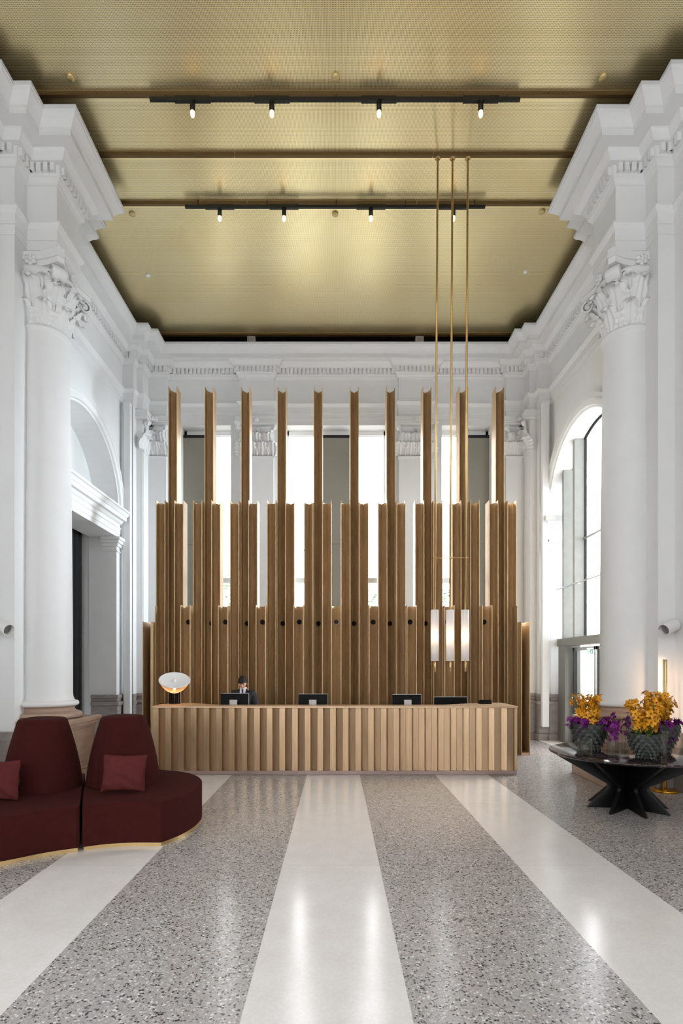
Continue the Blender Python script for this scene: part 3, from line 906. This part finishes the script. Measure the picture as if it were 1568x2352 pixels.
# ------------------------------------------------------------------ track lights
def track(y, label):
    t = tag(empty('track_light', (0, y, CZ)), label, 'track light')
    zt = -.13
    b = MB(); b.box(-2.62, 2.58, -.018, .018, zt, zt+.045)
    b.build('rail', BLACK, t)
    for x in (-2.4, -1.2, 0, 1.2, 2.4):
        b = MB(); b.tube([(x,0,zt+.04),(x,0,0)], .008, 8); b.build('hanger', BLACK, t)
    for x in (-2.02, -.905, .60, 2.03):
        b = MB(); b.tube([(x,0,zt),(x,0,zt-.15)], .036, 20); b.box(x-.25,x+.25,-.024,.024,zt-.012,zt+.052)
        s = b.build('spotlight', BLACK, t)
        b = MB(); b.lathe([(.030,0),(.030,-.03),(.026,-.06),(.015,-.078),(0,-.083)], 20, (x,0,zt-.15)); b.build('lens', TRACKBULB, s)
    return t
track(7.62, 'black ceiling track with four glowing spotlights, the nearer and longer-looking of two')
track(9.40, 'black ceiling track with four glowing spotlights, farther one toward the screen')

# ceiling fittings
disc = [(-3.64, 7.43, 'round bronze ceiling cap above the left column block, near the long track'), (-.01, 7.43, 'round bronze ceiling cap just ahead of the middle of the nearer track'),
        (3.66, 7.43, 'round bronze ceiling cap above the right column block'), (-3.64, 9.67, 'round bronze ceiling cap at the left end beyond the farther track'),
        (-.02, 9.67, 'round bronze ceiling cap centred just beyond the farther track'), (3.65, 9.62, 'round bronze ceiling cap at the right end beyond the farther track'),
        (-3.88, 11.19, 'small white ceiling disc between screen and left cornice'), (3.87, 11.09, 'small white ceiling disc between screen and right cornice')]
for i, (x, y, lb) in enumerate(disc):
    b = MB(); r = .055 if i < 6 else .045
    b.lathe([(0,-.03),(r*.8,-.03),(r,-.02),(r,0)], 24)
    tag(b.build('ceiling_cap', CAPM if i < 6 else WHITEPL, None, loc=(x,y,CZ)), lb, 'ceiling cap', 'ceiling caps')
for x, lb in ((-2.07, 'small grey box detector on the back cornice, over the left half of the screen'), (2.03, 'small grey box detector on the back cornice, behind the pendant rods')):
    t = tag(empty('beam_detector', (x, 13.25, 9.63)), lb, 'detector', 'detectors on the back cornice')
    b = MB(); b.box(-.10,.10,-.05,.09,.0,.19); b.build('housing', simple('beige_plastic', srgb(170,160,150), .5), t, bevel=.01)
    b = MB(); b.box(-.07,.07,-.056,-.049,.03,.15); b.build('face_plate', simple('grey_plastic', srgb(150,142,138), .4), t)

# wall projectors on the piers
def sconce(sx, label):
    t = tag(empty('wall_spotlight', (sx*4.72, 7.82, 2.31)), label, 'wall light')
    b = MB(); b.lathe([(0,0),(.05,0),(.05,.02),(0,.02)], 20, (0,0,0), 0, False, Matrix.Rotation(PI/2,4,'X')); b.tube([(0,0,0),(0,-.12,0)], .016); b.build('bracket', WHITEPL, t)
    M = Tm(0,-.15,0) @ Matrix.Rotation(sx*-.75,4,'Z') @ Matrix.Rotation(math.radians(112),4,'X')
    M = Tm(0,-.15,.02) @ Matrix.Rotation(math.radians(-sx*112),4,'Y') @ Matrix.Rotation(.35,4,'X')
    b = MB(); b.lathe([(0,-.11),(.08,-.105),(.088,-.09),(.088,.14),(.078,.14),(.075,.06),(0,.055)], 32, (0,0,0), 0, False, M); b.build('housing', WHITEPL, t)
    b = MB(); b.lathe([(.072,.075),(0,.075)], 24, (0,0,0), 0, False, M); b.build('lens', simple('grey_lens', srgb(120,112,112), .3), t)
    return t
sconce(-1, 'white cylindrical wall spotlight on the left pier')
sconce(1, 'white cylindrical wall spotlight on the right pier above the gold floor lamp')

# ------------------------------------------------------------------ sofas
def catmull(pts, n=8, closed=True):
    """pts: (x,y) or (x,y,1) for a corner"""
    out = []; N = len(pts)
    rng = range(N)
    for i in rng:
        p1 = pts[i]; p2 = pts[(i+1)%N]
        p0 = pts[i-1] if len(p1) < 3 else p1; p3 = pts[(i+2)%N] if len(p2) < 3 else p2
        for k in range(n):
            t = k/n
            q = []
            for c in (0, 1):
                a0, a1, a2, a3 = p0[c], p1[c], p2[c], p3[c]
                q.append(.5*((2*a1)+(-a0+a2)*t+(2*a0-5*a1+4*a2-a3)*t*t+(-a0+3*a1-3*a2+a3)*t**3))
            out.append(tuple(q))
    return out
def inset(poly, d):
    n = len(poly)
    area = sum(poly[i-1][0]*poly[i][1]-poly[i][0]*poly[i-1][1] for i in range(n))
    sg = 1 if area > 0 else -1
    out = []
    for i in range(n):
        e = Vector(poly[(i+1)%n])-Vector(poly[i-1]); e.normalize()
        out.append((poly[i][0]-e.y*sg*d, poly[i][1]+e.x*sg*d))
    return out
def sofa(label, outline, cone, rb, cn):
    t = tag(empty('lounge_sofa', (cone[0], cone[1], 0)), label, 'sofa', 'maroon curved sofa modules')
    ox, oy = cone
    P = [(p[0]-ox, p[1]-oy) for p in catmull(outline, 10)]
    b = MB()
    n = len(P)
    b.prism(P, .035, .445, 'z', 0, True)
    st = b.build('seat', FABRIC, t, bevel=.022, bseg=3)
    st.data.polygons.foreach_set('use_smooth', [True]*len(st.data.polygons)); st.data.set_sharp_from_angle(angle=.9)
    b = MB(); b.prism(inset(P, .012), 0, .036); b.build('plinth', BRASS, t)
    # tall rounded cone backrest
    prof = []
    for k in range(18):
        q = k/17
        prof.append((rb*(1-.37*q**1.55), .44+.72*q))
    re, ze = prof[-1]
    for k in range(1, 7):
        a = PI/2*k/6
        prof.append((re-.05*(1-math.cos(a)), ze+.045*math.sin(a)))
    prof += [(re*.5, ze+.055), (0, ze+.058)]
    b = MB(); b.lathe(prof, 64); bk = b.build('backrest', FABRIC, t)
    b = MB(); a = -PI/2-.35
    b.tube([(math.cos(a)*(r+.0005), math.sin(a)*(r+.0005), z) for r, z in prof[:18]], .003, 6)
    b.build('seam', FABRIC, bk)
    return t
R_out = [(-2.435,5.20,1),(-2.25,5.29),(-2.008,5.335),(-1.72,5.335,1),(-1.60,5.58),(-1.535,5.86),(-1.535,6.18),(-1.62,6.46),(-1.80,6.72),(-2.06,6.90),(-2.40,7.00),(-2.78,6.94),(-3.10,6.75,1),(-2.76,5.93)]
L_out = [(-2.455,5.185,1),(-2.78,5.94),(-3.12,6.74,1),(-3.55,6.60),(-3.98,6.36),(-4.35,6.05),(-4.55,5.72,1),(-4.15,4.95),(-3.75,4.25,1),(-3.35,4.56),(-2.96,4.83),(-2.70,5.05)]
sofa('maroon curved sofa module with a rounded free end, beside the desk', R_out, (-2.455, 6.26), .398, 0)
sofa('maroon curved sofa module cut by the left frame edge, in front of the column', L_out[::-1], (-3.235, 5.98), .398, 1)
def cushion(loc, w, h, th, rot, label, seed):
    rnd = random.Random(seed)
    b = MB()
    def side(sg):
        def fn(u, v):
            s = u*2-1; t_ = v*2-1
            e = max(0, (1-abs(s)**2.6))*max(0, (1-abs(t_)**2.6))
            y = sg*th*.5*e**.45
            pin = 1-.07*(1-abs(t_)**1.5)*abs(s)**3; pin2 = 1-.07*(1-abs(s)**1.5)*abs(t_)**3
            wr = .010*math.sin(7*s+9*t_+seed)*(1-e)*(1 if e > 0 else 0) + .014*math.exp(-((s-.45+.9*(t_+.75))**2)*30)*e**.4 * (1 if t_ < -.1 else .0)
            return (s*w/2*pin, y + sg*wr*-1, t_*h/2*pin2)
        return fn
    b.grid(side(-1), 28, 28); b.grid(side(1), 28, 28)
    o = b.build('cushion', FABRIC2, None, loc=loc, rot=rot)
    return tag(o, label, 'cushion', 'scatter cushions')
cushion((-2.245, 5.74, .645), .45, .385, .15, (-.17, .03, .14), 'maroon cushion leaning on the sofa backrest next to the desk', 3)
cushion((-3.37, 5.40, .637), .46, .39, .15, (-.17, -.05, -.10), 'maroon cushion at the left frame edge, leaning on the nearer sofa backrest', 5)

# ------------------------------------------------------------------ marble table
TX, TY, TZ, TR = 3.65, 6.80, .70, .92
tbl = tag(empty('round_table', (TX, TY, 0)), 'round black marble table on crossed black fins holding flowers', 'table')
b = MB(); b.lathe([(0,TZ-.035),(TR-.03,TZ-.035),(TR-.006,TZ-.022),(TR,TZ-.012),(TR-.004,TZ-.003),(TR-.01,TZ),(0,TZ)], 96); b.build('table_top', MARBLE, tbl)
for k in range(8):
    a = math.radians(-95 + 45*k)
    b = MB()
    pts = [(.03,TZ-.037),(.885,TZ-.037),(.25,.30),(.235,.27),(.25,.24),(.49,.0),(.03,0)]
    b.prism(pts, -.021, .021, 'y', 0, False, Tm(0,0,0,a))
    b.build('fin_leg', BLACKWOOD, tbl, bevel=.003)

# ------------------------------------------------------------------ flowers
def blossom(b, M, r, mi, lip, n=5, rnd=random):
    for k in range(n):
        a = 2*PI*k/n + rnd.uniform(-.15,.15)
        L = r*rnd.uniform(.85,1.15); w = r*.34
        ca, sa = math.cos(a), math.sin(a)
        def P(u, s, h): return (u*ca - s*sa, u*sa + s*ca, h)
        v = [P(0,0,0), P(L*.45,-w,L*.20), P(L*.45,w,L*.20), P(L*.5,0,L*.10), P(L*.85,-w*.6,L*.22), P(L*.85,w*.6,L*.22), P(L*1.05,0,L*.10)]
        b.add(v, [(0,1,3),(0,3,2),(1,4,3),(2,3,5),(4,6,3),(3,6,5)], mi, True, M)
    b.lathe([(0,r*.05),(r*.16,r*.12),(r*.12,r*.38),(0,r*.42)], 6, (0,0,0), lip, True, M)
def rotto(d):
    return Vector(d).to_track_quat('Z', 'Y').to_matrix().to_4x4()
def pot_plant(loc, rt, rb, h, fl_h, spikes, label, seed, purple):
    rnd = random.Random(seed)
    t = tag(empty('potted_orchid', (loc[0], loc[1], loc[2]+.001)), label, 'plant', 'orchids in scaled stoneware pots')
    b = MB()
    prof = []
    for k in range(13):
        q = k/12
        prof.append((rb+(rt*1.02-rb)*math.sin(q*PI*.56)/math.sin(PI*.56), h*q))
    b.lathe([(0,0)]+prof+[(rt*.93,h),(rt*.90,h*.86),(0,h*.86)], 48)
    # overlapping scales
    rows = 7
    for i in range(rows):
        q = (i+.2)/rows; zc = h*q; r = rb+(rt*1.02-rb)*math.sin(q*PI*.56)/math.sin(PI*.56)
        n = 17
        for k in range(n):
            a = 2*PI*(k+.5*(i%2))/n
            s = 2*PI*r/n*.62
            M = Tm(0,0,zc,a)
            b.add([(r+.001,-s,h/rows*1.0),(r+.001,s,h/rows*1.0),(r+.006,s*.8,h/rows*.1),(r+.022,0,-h/rows*.35),(r+.006,-s*.8,h/rows*.1),(r+.02,0,h/rows*.3)],
                  [(5,0,4),(5,4,3),(5,3,2),(5,2,1),(5,1,0)], 0, False, M)
    b.build('pot', POT, t)
    b = MB()
    for k in range(46):
        a = rnd.uniform(0, 2*PI); L = rnd.uniform(.10,.20); w = rnd.uniform(.012,.022); tilt = rnd.uniform(.25,1.25)
        r0 = rnd.uniform(0, rt*.8)
        M = Tm(r0*math.cos(a), r0*math.sin(a), h*.88, a)
        def fn(u, v):
            ww = w*math.sin(PI*min(1,v*.92+.08)); bend = tilt*(.4+.9*v)
            return (math.sin(bend)*L*v, (u-.5)*2*ww, math.cos(bend)*L*v)
        b.grid(fn, 2, 6, k % 2, True, M)
    b.build('leaves', [LEAF, LEAFD], t)
    for s_ in range(spikes):
        b = MB()
        a = 2*PI*s_/spikes + rnd.uniform(-.4,.4)
        lean = rnd.uniform(.12,.62)*(1 if s_ else .1); r0 = rt*.30
        L = fl_h*rnd.uniform(.82,1.02)
        pts = []
        for k in range(9):
            q = k/8
            rr = r0 + lean*L*.62*q**1.4
            pts.append(Vector((rr*math.cos(a), rr*math.sin(a), h*.86 + L*q*(1-.12*lean*q))))
        b.tube(pts, .004, 5, 2)
        nf = 13
        for k in range(nf):
            q = .22 + .78*k/(nf-1); i = min(7, int(q*8)); p = pts[i].lerp(pts[i+1], q*8-i)
            d = Vector((rnd.uniform(-1,1), rnd.uniform(-1,1), rnd.uniform(-.3,.8))).normalized()
            p2 = p + d*rnd.uniform(.02,.055)
            b.tube([p, p2], .002, 4, 2, False)
            blossom(b, Matrix.Translation(p2) @ rotto(d), rnd.uniform(.042,.058), 0, 1, 5, rnd)
        b.build('flower_spike', [YEL, YELC, STEMM], t)
    for (a, L, droop) in purple:
        b = MB()
        pts = []
        for k in range(7):
            q = k/6
            rr = rt*.8 + L*q
            pts.append(Vector((rr*math.cos(a), rr*math.sin(a), h*.95 + .09*math.sin(q*PI*.8) - droop*q*q)))
        b.tube(pts, .003, 5, 2)
        for k in range(15):
            q = .1+.9*k/14; i = min(5, int(q*6)); p = pts[i].lerp(pts[i+1], q*6-i)
            d = Vector((rnd.uniform(-1,1), rnd.uniform(-1,.6), rnd.uniform(-.4,.9))).normalized()
            blossom(b, Matrix.Translation(p + d*rnd.uniform(.005,.05)) @ rotto(d), rnd.uniform(.030,.044), 0, 1, 5, rnd)
        b.build('purple_spray', [PUR, PURD, STEMM], t)
    return t
pot_plant((3.27, 7.00, TZ), .205, .105, .33, .40, 9, 'scaled dark pot of amber orchids and purple sprays, at the table side nearest the desk', 11, [(2.9,.10,.10),(-.5,.16,.16),(-2.3,.07,.10),(.2,.16,.05),(-1.0,.08,.22),(-.75,.15,.10),(-2.8,.05,.06)])
pot_plant((3.62, 6.34, TZ), .178, .085, .285, .47, 9, 'scaled dark pot of dense amber orchids at the table front edge', 23, [])
pot_plant((4.10, 6.86, TZ), .20, .10, .34, .42, 9, 'scaled dark pot of amber orchids with purple sprays, farthest from the desk', 31, [(-2.3,.12,.16),(-1.6,.08,.30),(-2.8,.16,.02),(-1.2,.10,.02)])
def vase(x, y, r, h, label):
    t = tag(empty('glass_vase', (x, y, TZ)), label, 'vase', 'clear glass cylinder vases')
    b = MB(); b.lathe([(0,.0),(r,.0),(r,h),(r-.004,h),(r-.004,.014),(0,.014)], 32); b.build('body', VASEGLASS, t)
    return t
def spray(x, y, z0, h, lean, label, seed, n=12):
    rnd = random.Random(seed)
    o = MB()
    pts = [Vector((lean[0]*q**1.5, lean[1]*q**1.5, h*q)) for q in [k/7 for k in range(8)]]
    o.tube(pts, .0035, 5, 2)
    for k in range(n):
        q = .52+.48*k/(n-1); i = min(6, int(q*7)); p = pts[i].lerp(pts[i+1], q*7-i)
        d = Vector((rnd.uniform(-1,1), rnd.uniform(-1,1), rnd.uniform(-.3,.8))).normalized()
        p2 = p + d*rnd.uniform(.015,.06)
        o.tube([p, p2], .002, 4, 2, False)
        blossom(o, Matrix.Translation(p2) @ rotto(d), rnd.uniform(.032,.044), 0, 1, 5, rnd)
    tag(o.build('orchid_stem', [PUR, PURD, STEMM], None, loc=(x, y, z0)), label, 'flower', 'purple orchid stems in vases')
vase(3.70, 6.95, .050, .235, 'tall glass vase in the middle of the table between the pots')
vase(3.33, 6.53, .068, .27, 'wide glass vase before the gap between the first and front pots')
vase(3.70, 7.19, .030, .20, 'narrow glass vase behind the middle vase on the marble table')
vase(3.63, 6.00, .034, .36, 'slender tall glass cylinder at the very front rim of the table')
vase(2.98, 6.50, .088, .20, 'widest glass cylinder near the table rim facing the desk')
spray(3.70, 6.95, TZ+.016, .42, (.03,-.02), 'plum orchid stem with a full head standing in the middle glass vase', 41, 16)
spray(3.33, 6.53, TZ+.016, .36, (.02,.02), 'purple orchid stem in the wide vase by the first pot', 42, 14)
spray(3.70, 7.19, TZ+.016, .38, (-.02,-.02), 'purple orchid stem with dark stalk in the narrow vase', 43, 9)

# ------------------------------------------------------------------ gold floor lamp by the right column
t = tag(empty('floor_lamp', (4.66, 7.69, 0)), 'slim gold twin-rod floor lamp on a round gold base beside the right column', 'lamp')
b = MB(); b.lathe([(0,0),(.172,0),(.172,.022),(.165,.028),(0,.03)], 48); b.build('base', AMBERGOLD, t)
b = MB(); b.tube([(-.018,0,.03),(-.018,0,1.872)], .0125, 14); b.tube([(.022,0,.03),(.022,0,1.872)], .0125, 14); b.box(-.005,.009,-.003,.01,.05,1.868); b.build('rod', GOLD, t)
b = MB(); b.box(-.006,.010,.012,.016,.6,1.85); b.build('light_strip', simple('warm_strip', (1,.8,.6,1), .4, emit=(1,.66,.42,1), estr=14), t)
b = MB(); b.tube([(.17,.02,.006),(.26,-.02,.006),(.34,.03,.006),(.42,.1,.006)], .005, 6); b.lathe([(0,0),(.05,0),(.05,.02),(0,.024)], 16, (.27,-.02,0)); b.build('cord', BLACK, t)

# ------------------------------------------------------------------ receptionist
def person():
    px, py = -1.70, 9.98
    t = tag(empty('person', (px, py, 0)), 'person in dark suit, white shirt and tie looking down behind the desk', 'person')
    # skeleton: verts, edges, radii
    V = {}; E = []; R = {}
    def J(n, p, r, parent=None):
        V[n] = p; R[n] = r
        if parent: E.append((parent, n))
    J('pelvis', (0,0,.92), (.15,.11)); J('waist', (0,-.02,1.06), (.135,.095), 'pelvis'); J('chest', (0,-.035,1.24), (.16,.11), 'waist')
    J('upper', (0,-.03,1.345), (.13,.085), 'chest'); J('neck', (0,-.045,1.41), (.058,.058), 'upper'); J('neck2', (0,-.08,1.47), (.055,.055), 'neck')
    for s_, n in ((-1,'l'), (1,'r')):
        J('sh'+n, (s_*.165,-.03,1.335), (.062,.062), 'upper'); J('el'+n, (s_*.235,-.03,1.07), (.046,.046), 'sh'+n)
        J('wr'+n, (s_*.15,-.27,.845), (.030,.030), 'el'+n)
        J('hip'+n, (s_*.095,0,.86), (.10,.10), 'pelvis'); J('kn'+n, (s_*.10,-.01,.48), (.062,.062), 'hip'+n); J('an'+n, (s_*.10,.02,.09), (.042,.042), 'kn'+n)
        J('to'+n, (s_*.11,-.15,.04), (.035,.03), 'an'+n)
        J('pa'+n, (s_*.125,-.33,.822), (.036,.018), 'wr'+n)
        for q, (ox, L) in enumerate(((-.030,.062),(-.010,.072),(.010,.068),(.028,.054))):
            J('f%d'%q+n, (s_*(.12)+ox,-.37,.818), (.010,.009), 'pa'+n); J('g%d'%q+n, (s_*.118+ox*1.15,-.37-L*.5,.812), (.0085,.008), 'f%d'%q+n); J('h%d'%q+n, (s_*.116+ox*1.2,-.37-L*.8,.800), (.007,.007), 'g%d'%q+n)
        J('t0'+n, (s_*.10,-.305,.822), (.013,.012), 'wr'+n); J('t1'+n, (s_*.075,-.34,.812), (.010,.009), 't0'+n)
    names = list(V)
    def skinned(nm, names, scale, extra, mat, parent, root):
        idx = {n: i for i, n in enumerate(names)}
        me = bpy.data.meshes.new(nm)
        me.from_pydata([V[n] for n in names], [(idx[a], idx[c]) for a, c in E if a in idx and c in idx], [])
        o = bpy.data.objects.new(nm, me); C.objects.link(o); o.parent = parent
        o.modifiers.new('skin', 'SKIN').use_smooth_shade = True
        sv = me.skin_vertices[0].data
        for n in names:
            sv[idx[n]].radius = (R[n][0]*scale+extra, R[n][1]*scale+extra); sv[idx[n]].use_root = (n == root)
        m = o.modifiers.new('sub', 'SUBSURF'); m.levels = 2; m.render_levels = 2
        me.materials.append(mat)
        return o
    body = skinned('body_tmp', names, 1, 0, SKIN, t, 'pelvis')
    dg = bpy.context.evaluated_depsgraph_get()
    ev = body.evaluated_get(dg); me2 = bpy.data.meshes.new_from_object(ev)
    b = MB()
    b.add([v.co.copy() for v in me2.vertices], [list(p.vertices) for p in me2.polygons], 0, True)
    bpy.data.objects.remove(body)
    # head, built into the same mesh, tilted down
    Mh = Tm(0,-.095,1.475) @ Matrix.Rotation(math.radians(30),4,'X')
    def head(u, v):
        th = u*2*PI; ph = v*PI
        x = math.sin(ph)*math.sin(th); y = -math.sin(ph)*math.cos(th); z = math.cos(ph)
        X = x*.074; Yv = y*.095; Z = z*.112
        if z < 0: X *= 1-.34*(-z)**1.3; Yv *= (1-.18*(-z)) ; Yv -= .012*(-z) if y < 0 else 0
        fr = max(0, -y)
        if fr > .2:
            Yv -= .022*math.exp(-((x/.16)**2) - ((z+.12)/.20)**2)*fr          # nose
            Yv += .010*math.exp(-((abs(x)-.38)/.2)**2 - ((z-.10)/.12)**2)*fr       # eye sockets
            Yv -= .007*math.exp(-((x/.7)**2) - ((z-.27)/.10)**2)*fr          # brow
            Yv -= .007*math.exp(-((x/.32)**2) - ((z+.52)/.11)**2)*fr         # lips
            Yv -= .010*math.exp(-((x/.35)**2) - ((z+.88)/.14)**2)*fr         # chin
        return (X, Yv, Z+.075)
    b.grid(head, 40, 30, 0, True, Mh)
    for s_ in (-1, 1):
        b.lathe([(0,-.008),(.020,-.004),(.022,.004),(.010,.010),(0,.004)], 14, (0,0,0), 0, True, Mh @ Tm(s_*.075,.008,.07) @ Matrix.Rotation(s_*1.35,4,'Y') @ Matrix.Diagonal((1.5,.9,1,1)))
        b.lathe([(0,-.008),(.011,-.004),(.013,0),(.011,.003),(0,.005)], 12, (s_*.029,-.076,.085), 2, True, Mh @ Matrix.Diagonal((1,1,1,1)))
        b.box(s_*.029-.015, s_*.029+.015, -.0905, -.084, .108, .111, 2, Mh)
    b.box(-.020,.020,-.100,-.092,.012,.021, 1, Mh)
    b.build('body', [SKIN, LIPS, EYE], t)
    # hair: cap over the skull with a thick fringe
    b = MB()
    def hr(u, v):
        th = u*2*PI; ph = v*PI*.56
        x = math.sin(ph)*math.sin(th); y = -math.sin(ph)*math.cos(th); z = math.cos(ph)
        front = max(0, -y)
        k = 1.16 + .03*math.sin(th*9+v*7) + .02*math.sin(th*17)
        zz = z*.112*k + .012
        if front > .3: zz = max(zz, .045+.008*math.sin(th*13))
        return (x*.076*k, y*.096*k+.004, zz+.078)
    b.grid(hr, 56, 20, 0, True, Mh)
    b.build('hair', HAIR, t)
    jn = ['pelvis','waist','chest','upper','shl','ell','wrl','shr','elr','wrr']
    R.update({'upper': (.135,.095)})
    j = skinned('jacket', jn, 1.08, .032, SUIT, t, 'pelvis')
    pn = ['pelvis','hipl','knl','anl','hipr','knr','anr']
    skinned('trousers', pn, 1.05, .012, SUIT, t, 'pelvis')
    # shirt front: V panel with collar, lapels, tie
    def fy(z): return -.036-.110*1.06-.028 + max(0, z-1.25)*.28
    b = MB()
    b.add([(-.055,fy(1.425)+.018,1.425),(.055,fy(1.425)+.018,1.425),(.052,fy(1.36)-.004,1.36),(-.052,fy(1.36)-.004,1.36),(.03,fy(1.22)-.012,1.22),(-.03,fy(1.22)-.012,1.22),(0,fy(1.10)-.012,1.10)], [(0,3,2,1),(3,5,4,2),(5,6,4)])
    b.lathe([(.066,1.405),(.068,1.425),(.064,1.45),(.060,1.452)], 24, (0,-.062,0))
    for s_ in (-1, 1):
        b.add([(0,fy(1.425)-.006,1.425),(s_*.055,fy(1.43)+.02,1.445),(s_*.05,fy(1.38)-.004,1.375)], [(0,1,2)])
    b.build('shirt', SHIRT, t, solid=.006)
    b = MB()
    b.add([(-.018,fy(1.42)-.018,1.42),(.018,fy(1.42)-.018,1.42),(.012,fy(1.385)-.022,1.385),(-.012,fy(1.385)-.022,1.385),(.024,fy(1.2)-.026,1.2),(-.024,fy(1.2)-.026,1.2),(0,fy(1.1)-.026,1.1)], [(0,3,2,1),(3,5,4,2),(5,6,4)])
    b.build('tie', TIE, t, solid=.006)
    b = MB()
    for s_ in (-1, 1):
        b.add([(s_*.06,fy(1.43)+.03,1.44),(s_*.105,fy(1.40)+.01,1.40),(s_*.095,fy(1.30)-.014,1.30),(s_*.02,fy(1.10)-.022,1.10),(s_*.05,fy(1.30)-.02,1.32)], [(0,1,2,4),(4,2,3)])
    b.build('lapel', SUIT, t, solid=.008)
    b = MB(); b.box(.075,.125,fy(1.25)-.0,fy(1.25)+.02,1.245,1.265); b.build('pocket_square', SHIRT, t)
    b = MB()
    for s_ in (-1, 1):
        b.prism([(s_*.11-.045,.07),(s_*.11+.045,.07),(s_*.11+.05,-.12),(s_*.11+.02,-.2),(s_*.11-.02,-.2),(s_*.11-.05,-.12)], 0, .07)
    b.build('shoes', BLACK, t, bevel=.02, bseg=3)
    return t
pr_ = person(); pr_.scale = (.955,.955,.955)

# ------------------------------------------------------------------ outside
b = MB(); b.box(-40, 40, 14.3, 60, -.3, -.05)
b.box(5.9, 40, -6, 14.3, -.3, -.05)
tag(b.build('ground', PAVING), kind='structure')
def tree(x, y, h, r, label, seed):
    rnd = random.Random(seed)
    t = tag(empty('outdoor_tree', (x, y, -.05)), label, 'tree', 'trees outside the back windows')
    b = MB(); b.tube([(0,0,0),(.05,0,h*.35),(0,.05,h*.7)], [.12,.09,.04], 8); b.build('trunk', BARK, t)
    b = MB()
    for k in range(900):
        p = Vector((rnd.gauss(0,1), rnd.gauss(0,1), rnd.gauss(0,1))); p.normalize(); p *= rnd.random()**.4
        c = Vector((p.x*r, p.y*r, h*.62 + p.z*h*.42))
        s = rnd.uniform(.07,.15)
        M = Matrix.Translation(c) @ Matrix.Rotation(rnd.uniform(0,6.28),4,'Z') @ Matrix.Rotation(rnd.uniform(0,3),4,'X')
        b.add([(-s,0,0),(0,-s*.4,0),(s,0,.02),(0,s*.4,0)], [(0,1,2,3)], 0, False, M)
    b.build('foliage', TREELEAF, t)
tree(-4.9, 24.0, 5.6, 1.6, 'pale green tree seen through the leftmost slot of the screen', 1)
tree(-1.2, 24.5, 4.9, .9, 'pale green tree showing beside the lamp post outside, through the left middle slot', 2)
tree(1.55, 24.0, 5.2, 1.4, 'pale green tree seen through the right middle slot of the screen', 3)
tree(4.75, 24.0, 5.2, 1.5, 'pale green tree seen through the slot near the pendants', 4)
t = tag(empty('street_lamp', (-2.13, 30, -.05)), 'thin grey street lamp outside, seen through the slot left of the centre fins', 'street lamp')
gp = simple('pale_lamp_grey', srgb(190,194,198), .5)
b = MB(); b.tube([(0,0,0),(0,0,8.2)], [.09,.06], 10); b.build('pole', gp, t)
b = MB(); b.tube([(-.7,0,8.2),(.5,0,8.25)], .05, 8); b.build('arm', gp, t)
b = MB(); b.box(.35,.9,-.12,.12,8.2,8.4); b.build('lamp_head', simple('lamp_head_grey', srgb(110,112,116), .5), t)

# ------------------------------------------------------------------ light
w = bpy.data.worlds.new('world'); sc.world = w; w.use_nodes = True
bg = w.node_tree.nodes['Background']; bg.inputs['Color'].default_value = (.955,.98,1,1)
# overcast sky, brighter beyond the back windows
wn_ = w.node_tree; tc = wn_.nodes.new('ShaderNodeTexCoord'); sx_ = wn_.nodes.new('ShaderNodeSeparateXYZ'); mr = wn_.nodes.new('ShaderNodeMapRange')
wn_.links.new(tc.outputs['Generated'], sx_.inputs[0])
dt = wn_.nodes.new('ShaderNodeVectorMath'); dt.operation = 'DOT_PRODUCT'; wn_.links.new(tc.outputs['Generated'], dt.inputs[0]); dt.inputs[1].default_value = (.05,1,.0)
wn_.links.new(dt.outputs['Value'], mr.inputs['Value'])
mr.inputs['From Min'].default_value = -.1; mr.inputs['From Max'].default_value = .8; mr.inputs['To Min'].default_value = 2.7; mr.inputs['To Max'].default_value = 12.0
wn_.links.new(mr.outputs[0], bg.inputs['Strength'])
def light(kind, name, loc, energy, col, rot=(0,0,0), size=None, sizey=None, spot=None, radius=None):
    l = bpy.data.lights.new(name, kind); l.energy = energy; l.color = col
    o = bpy.data.objects.new(name, l); C.objects.link(o); o.location = loc; o.rotation_euler = rot
    if kind == 'AREA':
        l.shape = 'RECTANGLE'; l.size = size; l.size_y = sizey
    if kind == 'SPOT': l.spot_size = spot; l.spot_blend = .7; l.shadow_soft_size = .04
    if radius is not None: l.shadow_soft_size = radius
    return o
for x in (1.556, 1.797, 2.037): light('POINT', 'pendant_glow', (x, PY, 1.69+.56), .32, (1,.72,.45), radius=.028)
light('POINT', 'bowl_glow', (-2.81, 9.37, 1.44), 4, (1,.66,.38), radius=.03)
for y in (7.62, 9.40):
    for x in (-2.02, -.905, .60, 2.03):
        light('SPOT', 'track_beam', (x, y, 9.42), 40, (1,.8,.6), (0,0,0), spot=math.radians(70))
al = light('AREA', 'arch_daylight', (7.2, 11.2, 4.4), 330, (.80,.90,1), (0,PI/2,math.radians(-5)), 5.6, 4.2); al.data.spread = math.radians(50)
light('AREA', 'strip_glow', (4.665, 7.708, 1.2), 4.5, (1,.82,.66), (-PI/2,0,0), .03, 1.3)

# ------------------------------------------------------------------ render settings
sc.view_settings.view_transform = 'Standard'; sc.view_settings.look = 'None'; sc.view_settings.gamma = 1
sc.view_settings.exposure = .24; sc.view_settings.use_curve_mapping = False
cy = sc.cycles
cy.use_adaptive_sampling = True; cy.adaptive_threshold = .04
cy.max_bounces = 7; cy.diffuse_bounces = 4; cy.glossy_bounces = 3; cy.transmission_bounces = 4; cy.transparent_max_bounces = 12
cy.caustics_reflective = False; cy.caustics_refractive = False; cy.sample_clamp_indirect = 6
cy.use_denoising = True
